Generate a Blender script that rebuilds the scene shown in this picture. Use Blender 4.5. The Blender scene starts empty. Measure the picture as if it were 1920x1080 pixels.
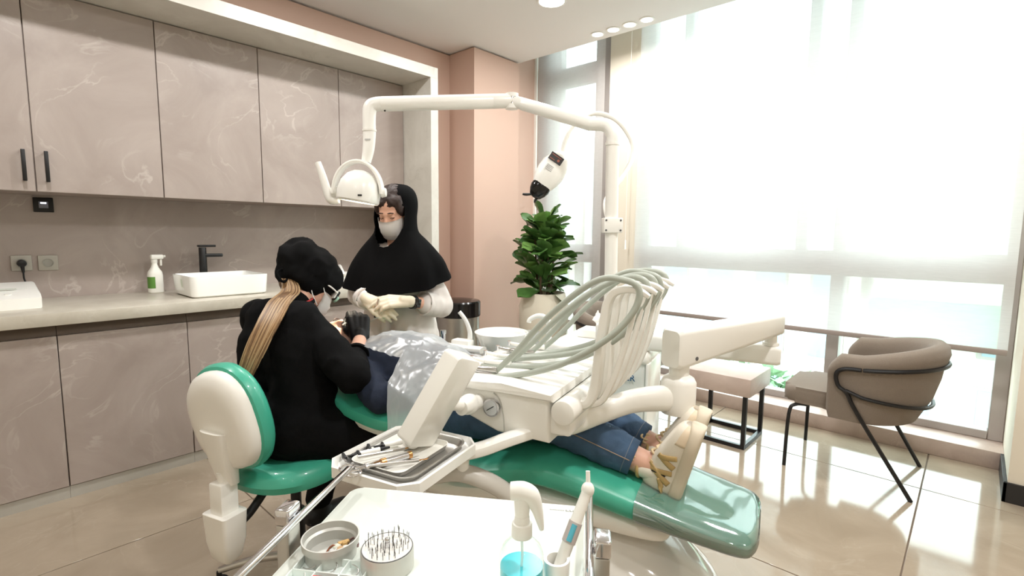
import bpy, bmesh, math, random
from mathutils import Vector, Matrix, noise
from math import sin, cos, pi, radians as rad

scn = bpy.context.scene
COL = scn.collection
random.seed(7)

# ------------------------------------------------------------------ camera
cd = bpy.data.cameras.new('camera'); cam = bpy.data.objects.new('camera', cd); COL.objects.link(cam)
cd.sensor_width = 36.0; cd.lens = 955.0/1920.0*36.0; cd.clip_start = .02; cd.clip_end = 300
CAM_RIGHT = Vector((0.674, -0.739, 0.009)).normalized()
CAM_FWD = Vector((0.735, 0.669, -0.107)).normalized()
CAM_UP = CAM_RIGHT.cross(CAM_FWD).normalized(); CAM_RIGHT = CAM_FWD.cross(CAM_UP).normalized()
m = Matrix.Identity(4)
for i in range(3):
    m[i][0] = CAM_RIGHT[i]; m[i][1] = CAM_UP[i]; m[i][2] = -CAM_FWD[i]
m[2][3] = 1.30
cam.matrix_world = m
scn.camera = cam

# ------------------------------------------------------------------ world, exposure
w = bpy.data.worlds.new('overcast_sky'); scn.world = w; w.use_nodes = True
bg = w.node_tree.nodes['Background']
bg.inputs[0].default_value = (.95, .975, 1.0, 1); bg.inputs[1].default_value = 5.6
vs = scn.view_settings
vs.view_transform = 'Standard'; vs.look = 'None'; vs.gamma = 1.0; vs.use_curve_mapping = False
vs.exposure = 0.53
try:
    scn.cycles.use_denoising = True
    scn.cycles.max_bounces = 10; scn.cycles.diffuse_bounces = 5; scn.cycles.transparent_max_bounces = 16
    scn.cycles.sample_clamp_indirect = 6.0
    scn.cycles.caustics_reflective = False; scn.cycles.caustics_refractive = False
except Exception:
    pass
DOWNLIGHT_W = 7.0; ROW_W = 15.0; CHAIR_W = 20.0      # ceiling downlights, each
SMALL_W = 3.0
LAMP_W = 65.0           # operating lamp spot

# ------------------------------------------------------------------ materials
def srgb(r, g, b):
    f = lambda c: (c/255/12.92) if c/255 <= .04045 else ((c/255+.055)/1.055)**2.4
    return (f(r), f(g), f(b), 1)
MATS = {}
def _new(name):
    m = bpy.data.materials.new(name); m.use_nodes = True
    return m, m.node_tree.nodes, m.node_tree.links, m.node_tree.nodes['Principled BSDF']
def mat(name, col, rough=.5, metal=0, coat=0, bump=0, bscale=200, var=0, vscale=6, spec=.5, sheen=0, trans=0, ior=1.45, alpha=1, stretch=None):
    if name in MATS: return MATS[name]
    m, N, L, B = _new(name)
    c = srgb(*col)
    B.inputs['Base Color'].default_value = c; B.inputs['Roughness'].default_value = rough
    B.inputs['Metallic'].default_value = metal; B.inputs['Coat Weight'].default_value = coat
    B.inputs['Coat Roughness'].default_value = .05
    B.inputs['Specular IOR Level'].default_value = spec; B.inputs['IOR'].default_value = ior
    B.inputs['Transmission Weight'].default_value = trans; B.inputs['Alpha'].default_value = alpha
    if sheen: B.inputs['Sheen Weight'].default_value = sheen
    tc = None
    if var or bump:
        tc = N.new('ShaderNodeTexCoord'); src = tc.outputs['Object']
        if stretch:
            mp = N.new('ShaderNodeMapping'); mp.inputs['Scale'].default_value = stretch
            L.new(src, mp.inputs[0]); src = mp.outputs[0]
    if var:
        n = N.new('ShaderNodeTexNoise'); n.inputs['Scale'].default_value = vscale; n.inputs['Detail'].default_value = 5
        L.new(src, n.inputs['Vector'])
        r = N.new('ShaderNodeMixRGB'); r.blend_type = 'MIX'
        r.inputs[1].default_value = tuple(max(0, x*(1-var)) for x in c[:3])+(1,)
        r.inputs[2].default_value = tuple(min(1, x*(1+var)) for x in c[:3])+(1,)
        L.new(n.outputs['Fac'], r.inputs[0]); L.new(r.outputs[0], B.inputs['Base Color'])
    if bump:
        n2 = N.new('ShaderNodeTexNoise'); n2.inputs['Scale'].default_value = bscale; n2.inputs['Detail'].default_value = 3
        L.new(src, n2.inputs['Vector'])
        b = N.new('ShaderNodeBump'); b.inputs['Strength'].default_value = bump; b.inputs['Distance'].default_value = .004
        L.new(n2.outputs['Fac'], b.inputs['Height']); L.new(b.outputs[0], B.inputs['Normal'])
    MATS[name] = m
    return m
def marble(name, base, dark, vein, scale=2.0, rough=.35, veinamt=.6, stretch=(1, 1, 1)):
    if name in MATS: return MATS[name]
    m, N, L, B = _new(name)
    tc = N.new('ShaderNodeTexCoord'); mp = N.new('ShaderNodeMapping'); mp.inputs['Scale'].default_value = stretch
    L.new(tc.outputs['Object'], mp.inputs[0])
    n = N.new('ShaderNodeTexNoise'); n.inputs['Scale'].default_value = scale; n.inputs['Detail'].default_value = 7; n.inputs['Roughness'].default_value = .6
    n.inputs['Distortion'].default_value = .8
    L.new(mp.outputs[0], n.inputs['Vector'])
    r = N.new('ShaderNodeValToRGB'); r.color_ramp.elements[0].position = .32; r.color_ramp.elements[1].position = .68
    r.color_ramp.elements[0].color = srgb(*dark); r.color_ramp.elements[1].color = srgb(*base)
    L.new(n.outputs['Fac'], r.inputs[0])
    # veins: thin bright lines where a warped noise crosses one half
    n2 = N.new('ShaderNodeTexNoise'); n2.inputs['Scale'].default_value = scale*1.3; n2.inputs['Detail'].default_value = 6; n2.inputs['Distortion'].default_value = 1.6
    L.new(mp.outputs[0], n2.inputs['Vector'])
    a = N.new('ShaderNodeMath'); a.operation = 'SUBTRACT'; a.inputs[1].default_value = .5; L.new(n2.outputs['Fac'], a.inputs[0])
    ab = N.new('ShaderNodeMath'); ab.operation = 'ABSOLUTE'; L.new(a.outputs[0], ab.inputs[0])
    vr = N.new('ShaderNodeValToRGB'); vr.color_ramp.elements[0].position = 0; vr.color_ramp.elements[0].color = (veinamt,)*3+(1,)
    vr.color_ramp.elements[1].position = .02; vr.color_ramp.elements[1].color = (0, 0, 0, 1)
    L.new(ab.outputs[0], vr.inputs[0])
    n3 = N.new('ShaderNodeTexNoise'); n3.inputs['Scale'].default_value = scale*1.1; L.new(tc.outputs['Object'], n3.inputs['Vector'])
    r3 = N.new('ShaderNodeValToRGB'); r3.color_ramp.elements[0].position = .45; r3.color_ramp.elements[1].position = .62
    L.new(n3.outputs['Fac'], r3.inputs[0])
    mu = N.new('ShaderNodeMath'); mu.operation = 'MULTIPLY'; L.new(vr.outputs[0], mu.inputs[0]); L.new(r3.outputs[0], mu.inputs[1])
    mx = N.new('ShaderNodeMixRGB'); mx.inputs[2].default_value = srgb(*vein)
    L.new(mu.outputs[0], mx.inputs[0]); L.new(r.outputs[0], mx.inputs[1]); L.new(mx.outputs[0], B.inputs['Base Color'])
    B.inputs['Roughness'].default_value = rough
    MATS[name] = m
    return m
def emit(name, col, s):
    if name in MATS: return MATS[name]
    m, N, L, B = _new(name)
    B.inputs['Emission Color'].default_value = srgb(*col); B.inputs['Emission Strength'].default_value = s
    MATS[name] = m
    return m
def sheer(name, col, transp, kind='translucent', gloss=0, rough=.2, var=0, vscale=30, stretch=(1, 1, 1), base=0):
    """cloth, film and glass sheets: part of the light goes straight through"""
    if name in MATS: return MATS[name]
    m, N, L, B = _new(name)
    N.remove(B); out = N['Material Output']
    tr = N.new('ShaderNodeBsdfTransparent')
    if kind == 'glass':
        tr.inputs[0].default_value = srgb(*col)
        gl = N.new('ShaderNodeBsdfGlossy'); gl.inputs['Roughness'].default_value = rough
        lw = N.new('ShaderNodeLayerWeight'); lw.inputs[0].default_value = .5
        pw = N.new('ShaderNodeMath'); pw.operation = 'POWER'; pw.inputs[1].default_value = 3.5; L.new(lw.outputs['Facing'], pw.inputs[0])
        ma = N.new('ShaderNodeMath'); ma.operation = 'MULTIPLY_ADD'; ma.inputs[1].default_value = .7; ma.inputs[2].default_value = .04; L.new(pw.outputs[0], ma.inputs[0])
        mx = N.new('ShaderNodeMixShader'); L.new(ma.outputs[0], mx.inputs[0]); L.new(tr.outputs[0], mx.inputs[1]); L.new(gl.outputs[0], mx.inputs[2])
        L.new(mx.outputs[0], out.inputs[0])
    else:
        d = N.new('ShaderNodeBsdfDiffuse'); d.inputs[0].default_value = srgb(*col)
        t = N.new('ShaderNodeBsdfTranslucent'); t.inputs[0].default_value = srgb(*col)
        a = N.new('ShaderNodeMixShader'); a.inputs[0].default_value = .5; L.new(d.outputs[0], a.inputs[1]); L.new(t.outputs[0], a.inputs[2])
        b = N.new('ShaderNodeMixShader'); b.inputs[0].default_value = transp; L.new(a.outputs[0], b.inputs[1]); L.new(tr.outputs[0], b.inputs[2])
        if var:
            tc = N.new('ShaderNodeTexCoord'); mp = N.new('ShaderNodeMapping'); mp.inputs['Scale'].default_value = stretch
            n = N.new('ShaderNodeTexNoise'); n.inputs['Scale'].default_value = vscale; n.inputs['Detail'].default_value = 4
            L.new(tc.outputs['Object'], mp.inputs[0]); L.new(mp.outputs[0], n.inputs['Vector'])
            mr = N.new('ShaderNodeMapRange'); mr.inputs[1].default_value = .3; mr.inputs[2].default_value = .7
            mr.inputs[3].default_value = transp-var; mr.inputs[4].default_value = transp+var
            L.new(n.outputs['Fac'], mr.inputs[0]); L.new(mr.outputs[0], b.inputs[0])
        last = b
        if gloss:
            g = N.new('ShaderNodeBsdfGlossy'); g.inputs['Roughness'].default_value = rough
            lw = N.new('ShaderNodeLayerWeight'); lw.inputs[0].default_value = .35
            ml = N.new('ShaderNodeMath'); ml.operation = 'MULTIPLY_ADD'; ml.inputs[1].default_value = gloss; ml.inputs[2].default_value = base; L.new(lw.outputs[0], ml.inputs[0])
            c = N.new('ShaderNodeMixShader'); L.new(ml.outputs[0], c.inputs[0]); L.new(b.outputs[0], c.inputs[1]); L.new(g.outputs[0], c.inputs[2])
            last = c
        L.new(last.outputs[0], out.inputs[0])
    MATS[name] = m
    return m

WHITE = mat('white_plastic', (243, 242, 237), .28, coat=.3)
WHITE2 = mat('ivory_plastic', (240, 238, 232), .35, coat=.15)
CERAM = mat('white_ceramic', (242, 242, 238), .12, coat=.5)
BLACKM = mat('black_metal', (22, 22, 24), .35)
BLACKP = mat('black_plastic', (20, 20, 21), .45)
CHROME = mat('chrome', (225, 225, 228), .12, metal=1)
STEEL = mat('brushed_steel', (190, 188, 184), .28, metal=1)
GREEN = mat('green_vinyl', (66, 168, 142), .34, coat=.25, bump=.08, bscale=350)
CABM = marble('cabinet_marble_laminate', (176, 164, 157), (156, 143, 136), (204, 195, 189), 2.2, .38, .55)
WMARB = marble('white_marble_laminate', (212, 209, 201), (195, 191, 182), (178, 174, 165), 3.0, .35, .4)
CNTR = marble('counter_stone', (205, 199, 186), (184, 177, 163), (216, 211, 200), 5.0, .3, .4)
FLRM = marble('cream_floor_marble', (168, 154, 136), (151, 137, 119), (182, 170, 153), 2.6, .09, .35)
KERBM = marble('sill_stone', (196, 178, 168), (176, 158, 148), (212, 198, 190), 5.0, .35, .4)
PINK = mat('pink_paint', (202, 173, 158), .75, bump=.03, bscale=300)
CEILM = mat('ceiling_paint', (232, 229, 227), .85)
CREAM = mat('cream_paint', (228, 220, 204), .7)
DARKGAP = mat('dark_tile_joint', (112, 96, 82), .8)  # brown joint colour showing between the floor tiles
GLASS = sheer('window_glass', (240, 250, 248), .9, 'glass', rough=.02)
FRAMEM = mat('grey_window_aluminium', (168, 160, 156), .5)
BLIND = sheer('screen_blind_fabric', (222, 219, 218), .24, var=.03, vscale=220, stretch=(1, .05, 1))

# ------------------------------------------------------------------ mesh helpers
def V(*a): return Vector(a[0]) if len(a) == 1 else Vector(a)
def frame_to(d):
    d = V(d).normalized(); a = Vector((0, 0, 1)) if abs(d.z) < .95 else Vector((1, 0, 0))
    x = a.cross(d).normalized(); y = d.cross(x)
    return x, y, d
def basis(o, x, y, z):
    m = Matrix.Identity(4)
    for i in range(3):
        m[i][0] = x[i]; m[i][1] = y[i]; m[i][2] = z[i]; m[i][3] = o[i]
    return m
def box(bm, lo, hi, bev=0, seg=2, M=None):
    lo = V(lo); hi = V(hi); g = bmesh.ops.create_cube(bm, size=1)
    vs_ = g['verts']; c = (lo+hi)/2; s = hi-lo
    for v in vs_: v.co = Vector((v.co.x*s.x+c.x, v.co.y*s.y+c.y, v.co.z*s.z+c.z))
    if bev:
        es = list({e for v in vs_ for e in v.link_edges})
        r = bmesh.ops.bevel(bm, geom=es, offset=bev, segments=seg, affect='EDGES', profile=.5)
        vs_ = list({v for f in r['faces'] for v in f.verts} | {v for v in vs_ if v.is_valid})
    if M: bmesh.ops.transform(bm, matrix=M, verts=vs_)
    return vs_
def loft(bm, rings, cap=True, closed=True, loop=False):
    R = [[bm.verts.new(p) for p in r] for r in rings]
    n = len(R[0])
    m_ = len(R)
    for i in range(m_ if loop else m_-1):
        a, b = R[i], R[(i+1) % m_]
        for j in range(n if closed else n-1):
            try: bm.faces.new((a[j], a[(j+1) % n], b[(j+1) % n], b[j]))
            except ValueError: pass
    if cap and closed and not loop:
        bm.faces.new(list(reversed(R[0]))); bm.faces.new(R[-1])
    return [v for r in R for v in r]
def ring(c, u, v, a, b, n=20, e=2.0):
    c = V(c); u = V(u); v = V(v); out = []
    for i in range(n):
        t = 2*pi*i/n; x = cos(t); y = sin(t)
        x = math.copysign(abs(x)**(2/e), x); y = math.copysign(abs(y)**(2/e), y)
        out.append(c+u*(a*x)+v*(b*y))
    return out
def cyl(bm, p0, p1, r0, r1=None, n=24, bev=0):
    p0 = V(p0); p1 = V(p1); r1 = r0 if r1 is None else r1
    x, y, d = frame_to(p1-p0)
    if bev:
        L_ = (p1-p0).length
        rg = [ring(p0, x, y, r0-bev, r0-bev, n), ring(p0+d*bev*.3, x, y, r0-bev*.3, r0-bev*.3, n), ring(p0+d*bev, x, y, r0, r0, n),
              ring(p1-d*bev, x, y, r1, r1, n), ring(p1-d*bev*.3, x, y, r1-bev*.3, r1-bev*.3, n), ring(p1, x, y, r1-bev, r1-bev, n)]
    else:
        rg = [ring(p0, x, y, r0, r0, n), ring(p1, x, y, r1, r1, n)]
    return loft(bm, rg)
def smooth_path(pts, sub=6):
    P = [V(p) for p in pts]; out = []
    for i in range(len(P)-1):
        p0 = P[max(i-1, 0)]; p1 = P[i]; p2 = P[i+1]; p3 = P[min(i+2, len(P)-1)]
        for k in range(sub):
            t = k/sub
            out.append(.5*((2*p1)+(-p0+p2)*t+(2*p0-5*p1+4*p2-p3)*t*t+(-p0+3*p1-3*p2+p3)*t**3))
    out.append(P[-1])
    return out
def lerp_list(vals, n):
    out = []
    for i in range(n):
        f = i/(n-1)*(len(vals)-1); k = min(int(f), len(vals)-2); out.append(vals[k]+(vals[k+1]-vals[k])*(f-k))
    return out
def tube(bm, pts, r, n=10, sub=0, flat=1.0, loop=False, e=2.0, up=None):
    P = smooth_path(pts, sub) if sub else [V(p) for p in pts]
    rs = lerp_list(list(r), len(P)) if isinstance(r, (list, tuple)) else [r]*len(P)
    rings = []; x = None
    for i, p in enumerate(P):
        if loop: d = P[(i+1) % len(P)]-P[i-1]
        else: d = P[min(i+1, len(P)-1)]-P[max(i-1, 0)]
        d = d.normalized()
        if up is not None:
            x = (V(up)-d*V(up).dot(d)).normalized()
        elif x is None: x = frame_to(d)[0]
        else: x = (x-d*x.dot(d)).normalized()
        y = d.cross(x)
        rings.append(ring(p, x, y, rs[i], rs[i]*flat, n, e))
    return loft(bm, rings, loop=loop)
def lathe(bm, prof, n=32, M=None, loop=False):
    rg = []
    for r, z in prof: rg.append([Vector((max(r, 1e-4)*cos(2*pi*i/n), max(r, 1e-4)*sin(2*pi*i/n), z)) for i in range(n)])
    v = loft(bm, rg, loop=loop)
    if M: bmesh.ops.transform(bm, matrix=M, verts=v)
    return v
def prism(bm, poly, h, M=None, bev=0, seg=2):
    """poly in local xy, extruded along +z"""
    a = [bm.verts.new((p[0], p[1], 0)) for p in poly]; b = [bm.verts.new((p[0], p[1], h)) for p in poly]
    n = len(a); fs = [bm.faces.new(list(reversed(a))), bm.faces.new(b)]
    for i in range(n): fs.append(bm.faces.new((a[i], a[(i+1) % n], b[(i+1) % n], b[i])))
    vs_ = a+b
    if bev:
        es = [e for f in fs[:2] for e in f.edges]
        r = bmesh.ops.bevel(bm, geom=es, offset=bev, segments=seg, affect='EDGES', profile=.5)
        vs_ = list({v for f in r['faces'] for v in f.verts} | {v for v in vs_ if v.is_valid})
    if M: bmesh.ops.transform(bm, matrix=M, verts=vs_)
    return vs_
def ell(bm, c, r, R=None, n=20, m_=12):
    c = V(c); rg = []
    for i in range(1, m_):
        t = pi*i/m_; rg.append([Vector((r[0]*sin(t)*cos(2*pi*j/n), r[1]*sin(t)*sin(2*pi*j/n), -r[2]*cos(t))) for j in range(n)])
    v = loft(bm, rg, cap=False)
    a = bm.verts.new((0, 0, -r[2])); b = bm.verts.new((0, 0, r[2]))
    for j in range(n):
        bm.faces.new((a, v[(j+1) % n], v[j])); bm.faces.new((b, v[(m_-2)*n+j], v[(m_-2)*n+(j+1) % n]))
    v = v+[a, b]
    M = Matrix.Translation(c) @ (R.to_4x4() if R else Matrix.Identity(4))
    bmesh.ops.transform(bm, matrix=M, verts=v)
    return v
def capsule(bm, p0, p1, r0, r1, n=14):
    p0 = V(p0); p1 = V(p1); x, y, d = frame_to(p1-p0); rg = []
    for k in range(1, 5): a = -pi/2+pi/2*k/4*.999; rg.append(ring(p0+d*r0*sin(a), x, y, r0*cos(a), r0*cos(a), n))
    for k in range(0, 4): a = pi/2*k/4; rg.append(ring(p1+d*r1*sin(a), x, y, r1*cos(a), r1*cos(a), n))
    return loft(bm, rg)
def rounded_rect(w, h, r, k=5, cx=0, cy=0):
    out = []
    for (sx, sy, a0) in ((1, 1, 0), (-1, 1, pi/2), (-1, -1, pi), (1, -1, 1.5*pi)):
        for i in range(k+1):
            a = a0+pi/2*i/k; out.append((cx+sx*(w/2-r)+r*cos(a), cy+sy*(h/2-r)+r*sin(a)))
    return out

# ------------------------------------------------------------------ objects
def finish(bm, name, sharp=.65):
    bmesh.ops.recalc_face_normals(bm, faces=bm.faces)
    for f in bm.faces: f.smooth = True
    for e in bm.edges:
        if len(e.link_faces) == 2 and e.calc_face_angle(0) > sharp: e.smooth = False
    me = bpy.data.meshes.new(name); bm.to_mesh(me); bm.free()
    return me
def link(name, me, material, parent=None):
    o = bpy.data.objects.new(name, me); COL.objects.link(o)
    if material is not None and me is not None and not me.materials: me.materials.append(material)
    if parent is not None: o.parent = parent
    return o
def tag(o, label=None, cat=None, group=None, kind=None):
    if label: o['label'] = label
    if cat: o['category'] = cat
    if group: o['group'] = group
    if kind: o['kind'] = kind
    return o
RM = {}
def thing(name, loc, rotz=0, label=None, cat=None, group=None, kind=None):
    o = bpy.data.objects.new(name, None); COL.objects.link(o); o.empty_display_size = .1
    o.location = loc; o.rotation_euler = (0, 0, rotz)
    RM[o.name] = Matrix.Translation(V(loc)) @ Matrix.Rotation(rotz, 4, 'Z')
    return tag(o, label, cat, group, kind)
def top(o):
    while o.parent is not None: o = o.parent
    return o
def part(root, name, bm, material, world=False, parent=None, label=None, sharp=.65):
    """a part of root (or a sub-part of `parent`); the bmesh is in root-local coordinates unless world"""
    if world: bmesh.ops.transform(bm, matrix=RM[root.name].inverted(), verts=bm.verts)
    o = link(name, finish(bm, name, sharp), material, parent or root)
    if label: o['label'] = label
    return o
def single(name, bm, material, loc, label=None, cat=None, group=None, kind=None, world=True, rotz=0, sharp=.65):
    """a thing that is one mesh"""
    M = Matrix.Translation(V(loc)) @ Matrix.Rotation(rotz, 4, 'Z')
    if world: bmesh.ops.transform(bm, matrix=M.inverted(), verts=bm.verts)
    o = link(name, finish(bm, name, sharp), material); o.location = loc; o.rotation_euler = (0, 0, rotz)
    RM[o.name] = M
    return tag(o, label, cat, group, kind)
def B_(f, *a, **k):
    bm = bmesh.new(); f(bm, *a, **k); return bm
def bmk(*calls):
    bm = bmesh.new()
    for c in calls: c[0](bm, *c[1:-1], **c[-1]) if isinstance(c[-1], dict) else c[0](bm, *c[1:])
    return bm
def copy_tree(o, parent=None):
    c = o.copy(); COL.objects.link(c); c.parent = parent
    for ch in list(o.children): copy_tree(ch, c)
    return c
def fuse(bm, voxel=.008, it=6, fold=0, fscale=9, seed=0, amp_fn=None):
    """one continuous skin over overlapping volumes; optional cloth folds along the normals"""
    me = bpy.data.meshes.new('tmp'); bmesh.ops.recalc_face_normals(bm, faces=bm.faces); bm.to_mesh(me); bm.free()
    o = bpy.data.objects.new('tmp', me); COL.objects.link(o)
    r = o.modifiers.new('r', 'REMESH'); r.mode = 'VOXEL'; r.voxel_size = voxel
    s = o.modifiers.new('s', 'SMOOTH'); s.iterations = it; s.factor = .5
    dg = bpy.context.evaluated_depsgraph_get(); e = o.evaluated_get(dg)
    me2 = bpy.data.meshes.new_from_object(e)
    bpy.data.objects.remove(o); bpy.data.meshes.remove(me)
    b2 = bmesh.new(); b2.from_mesh(me2); bpy.data.meshes.remove(me2)
    if fold:
        b2.normal_update(); d = []
        for v in b2.verts:
            p = v.co*fscale+Vector((seed, seed*1.7, 0))
            wv = noise.noise(Vector((p.x, p.y, p.z*.6)))+.5*noise.noise(p*2.1)
            k = fold*(1 if amp_fn is None else amp_fn(v.co)); d.append(v.normal*(k*(1-2*abs(wv))))
        for v, q in zip(b2.verts, d): v.co += q
    return b2
def text_mesh(s, size, depth=.0006):
    c = bpy.data.curves.new('t', 'FONT'); c.body = s; c.size = size; c.extrude = depth; c.align_x = 'CENTER'; c.align_y = 'CENTER'; c.resolution_u = 2
    o = bpy.data.objects.new('t', c); COL.objects.link(o)
    dg = bpy.context.evaluated_depsgraph_get(); me = bpy.data.meshes.new_from_object(o.evaluated_get(dg))
    bpy.data.objects.remove(o); bpy.data.curves.remove(c)
    bm = bmesh.new(); bm.from_mesh(me); bpy.data.meshes.remove(me)
    return bm

# ================================================================== THE ROOM
CEIL = 2.85
# floor: slabs of cream marble with dark joints
fl = single('floor', bmk((box, (-1.7, -2.6, -.06), (3.9, 3.6, -.004))), DARKGAP, (0, 0, 0), 'polished cream marble tile floor', 'floor', kind='structure')
xs = [-1.7, -.3, .9, 2.1, 3.3, 3.9]; ys = [-2.6, -2.28, -1.08, .12, 1.32, 2.52, 3.6]
J = .0025
for i in range(len(xs)-1):
    for j in range(len(ys)-1):
        b = bmk((box, (xs[i]+J, ys[j]+J, -.02), (xs[i+1]-J, ys[j+1]-J, 0), .0015, 1))
        link('floor_tile', finish(b, 'floor_tile'), FLRM, fl)
single('ceiling', bmk((box, (-1.7, -2.6, CEIL), (3.63, 3.9, CEIL+.1)), (box, (3.63, -2.6, 3.42), (4.4, 3.9, 3.50)), (box, (3.60, -2.6, CEIL+.1), (3.63, 3.9, 3.44))), CEILM, (0, 0, CEIL),
       'flat painted dropped ceiling ending before the window', 'ceiling', kind='structure')
# pink wall above and beside the cabinet niche
single('wall_left', bmk((box, (-1.7, 3.54, 2.5), (3.1, 3.95, CEIL-.014)), (box, (2.50, 3.54, 0), (3.1, 3.95, 2.5)), (box, (-1.7, 3.58, CEIL-.02), (3.1, 3.95, CEIL+.02)),
                        (box, (-1.7, 3.90, 0), (2.6, 3.95, 2.6))), PINK, (0, 3.7, 0), 'pink painted wall around the cabinet niche', 'wall', kind='structure')
single('wall_column', bmk((box, (3.05, 3.225, 0), (3.615, 3.95, CEIL-.014)), (box, (3.07, 3.26, CEIL-.02), (3.60, 3.95, CEIL+.02))), PINK, (3.3, 3.5, 0),
       'pink painted column in the corner behind the plant', 'column', kind='structure')
single('wall_corner', bmk((box, (3.6, 3.31, 0), (4.3, 3.95, 3.44))), PINK, (3.9, 3.6, 0), 'narrow pink wall return between column and window', 'wall', kind='structure')
single('trim_1', bmk((box, (3.935, 3.285, .1), (3.96, 3.31, 3.42))), WHITE2, (3.95, 3.3, .1), 'thin white vertical blind guide beside the pink corner', 'trim', kind='structure')
# white marble frame round the niche
tr = thing('trim_2', (2.5, 3.1, 0), 0, 'white marble frame around the wall of cabinets', 'frame', kind='structure')
part(tr, 'jamb', bmk((box, (2.487, 3.1, 0), (2.557, 3.9, 2.447), .001, 1)), WMARB, True)
part(tr, 'head_beam', bmk((box, (-1.7, 3.1, 2.447), (2.557, 3.9, 2.525), .001, 1)), WMARB, True)
single('wall_backsplash', bmk((box, (-1.7, 3.84, .86), (2.487, 3.9, 1.6))), CABM, (0, 3.84, .86), 'grey pink marble backsplash above the counter', 'backsplash', kind='structure')
# off-camera shell of the room and the pier on the right
single('wall_back', bmk((box, (-1.8, -2.6, 0), (-1.7, 3.95, 2.95))), CREAM, (-1.7, 0, 0), 'cream wall behind the camera', 'wall', kind='structure')
single('wall_right', bmk((box, (-1.8, -2.7, 0), (4.3, -2.6, 3.44)), (box, (3.43, -2.6, 0), (4.3, -.2, 3.44))), CREAM, (3.43, -.2, 0), 'cream wall pier at the right end of the window', 'wall', kind='structure')
single('baseboard_right', bmk((box, (3.415, -2.6, 0), (3.43, -.185, .1), .002, 1), (box, (3.415, -.2, 0), (3.87, -.185, .1), .002, 1)), mat('black_baseboard', (42, 40, 40), .5), (3.42, -.2, 0),
       'black baseboard at the foot of the cream pier', 'baseboard', kind='structure')
# window wall
single('trim_3', bmk((box, (3.87, -.2, 0), (4.34, 3.31, .10), .004)), KERBM, (3.87, 1.5, 0), 'low stone sill running under the floor length window', 'window sill', kind='structure')
single('wall_pier', bmk((box, (4.0, 2.19, .1), (4.3, 2.50, 3.44))), CREAM, (4.0, 2.35, .1), 'cream pier between the two window blinds', 'wall', kind='structure')
single('wall_window', bmk((box, (4.06, -.2, 3.36), (4.3, 3.31, 3.44))), CREAM, (4.1, 1.5, 3.36), 'lintel above the window', 'wall', kind='structure')
def window(name, label, frames, panes):
    t = thing(name, (4.12, (frames[0][0]+frames[0][1])/2, .1), 0, label, 'window', kind='structure')
    for (y0, y1, z0, z1) in frames: part(t, 'window_frame', bmk((box, (4.08, y0, z0), (4.17, y1, z1), .004, 1)), FRAMEM, True)
    for (y0, y1, z0, z1) in panes: part(t, 'pane', bmk((box, (4.115, y0, z0), (4.121, y1, z1))), GLASS, True)
window('window_1', 'large grey framed window behind the wide roller blind',
       [(-.2, -.13, .1, 3.36), (.66, .735, .1, 3.36), (2.12, 2.19, .1, 3.36), (.735, 2.12, 1.03, 1.20), (-.13, .66, 1.03, 1.20), (-.13, .66, .1, .15), (.735, 2.12, .1, .15), (-.13, .66, 3.28, 3.36), (.735, 2.12, 3.28, 3.36),
        (.90, .97, 1.20, 3.28), (1.795, 1.865, 1.20, 3.28)],
       [(-.13, .66, .15, 1.03), (.735, 2.12, .15, 1.03), (-.13, .66, 1.2, 3.28), (.735, .90, 1.2, 3.28), (.97, 1.795, 1.2, 3.28), (1.865, 2.12, 1.2, 3.28)])
window('window_2', 'narrow grey framed window behind the plant',
       [(2.50, 2.70, .1, 3.36), (3.10, 3.31, .1, 3.36), (2.70, 3.10, 2.70, 2.87), (2.70, 3.10, 1.03, 1.20), (2.70, 3.10, .1, .16), (2.70, 3.10, 3.32, 3.36)],
       [(2.70, 3.10, .16, 1.03), (2.70, 3.10, 1.2, 2.70), (2.70, 3.10, 2.87, 3.32)])
def roller_blind(y0, y1, zb, label):
    t = thing('roller_blind', (3.95, (y0+y1)/2, zb), 0, label, 'blind', 'screen roller blinds')
    bm = bmesh.new(); ny, nz = 28, 30; g = []
    for i in range(ny+1):
        g.append([bm.verts.new((3.95+.003*sin(i*1.9)+.002*noise.noise(Vector((i*.4, j*.3, y0))), y0+(y1-y0)*i/ny, zb+.02+(3.36-zb)*j/nz)) for j in range(nz+1)])
    for i in range(ny):
        for j in range(nz): bm.faces.new((g[i][j], g[i+1][j], g[i+1][j+1], g[i][j+1]))
    part(t, 'blind_fabric', bm, BLIND, True)
    part(t, 'bottom_bar', bmk((box, (3.936, y0, zb-.006), (3.962, y1, zb+.026), .004)), mat('taupe_blind_bar', (150, 138, 132), .5), True)
    part(t, 'roller_tube', bmk((cyl, (3.97, y0, 3.38), (3.97, y1, 3.38), .03)), FRAMEM, True)
roller_blind(-.17, 2.18, .645, 'wide sheer roller blind half lowered over the large window')
roller_blind(2.52, 3.27, .45, 'narrow sheer roller blind behind the plant and the pink corner')
t = thing('blind_cord', (3.93, 2.26, 1.17), 0, 'thin white blind pull cord hanging by the cream pier', 'cord')
part(t, 'chain', bmk((tube, [(3.935, 2.26, 3.425), (3.935, 2.26, 1.25)], .002, 6)), WHITE, True)
part(t, 'pull', bmk((cyl, (3.935, 2.26, 1.17), (3.935, 2.26, 1.25), .010, .006)), WHITE, True)

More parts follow.
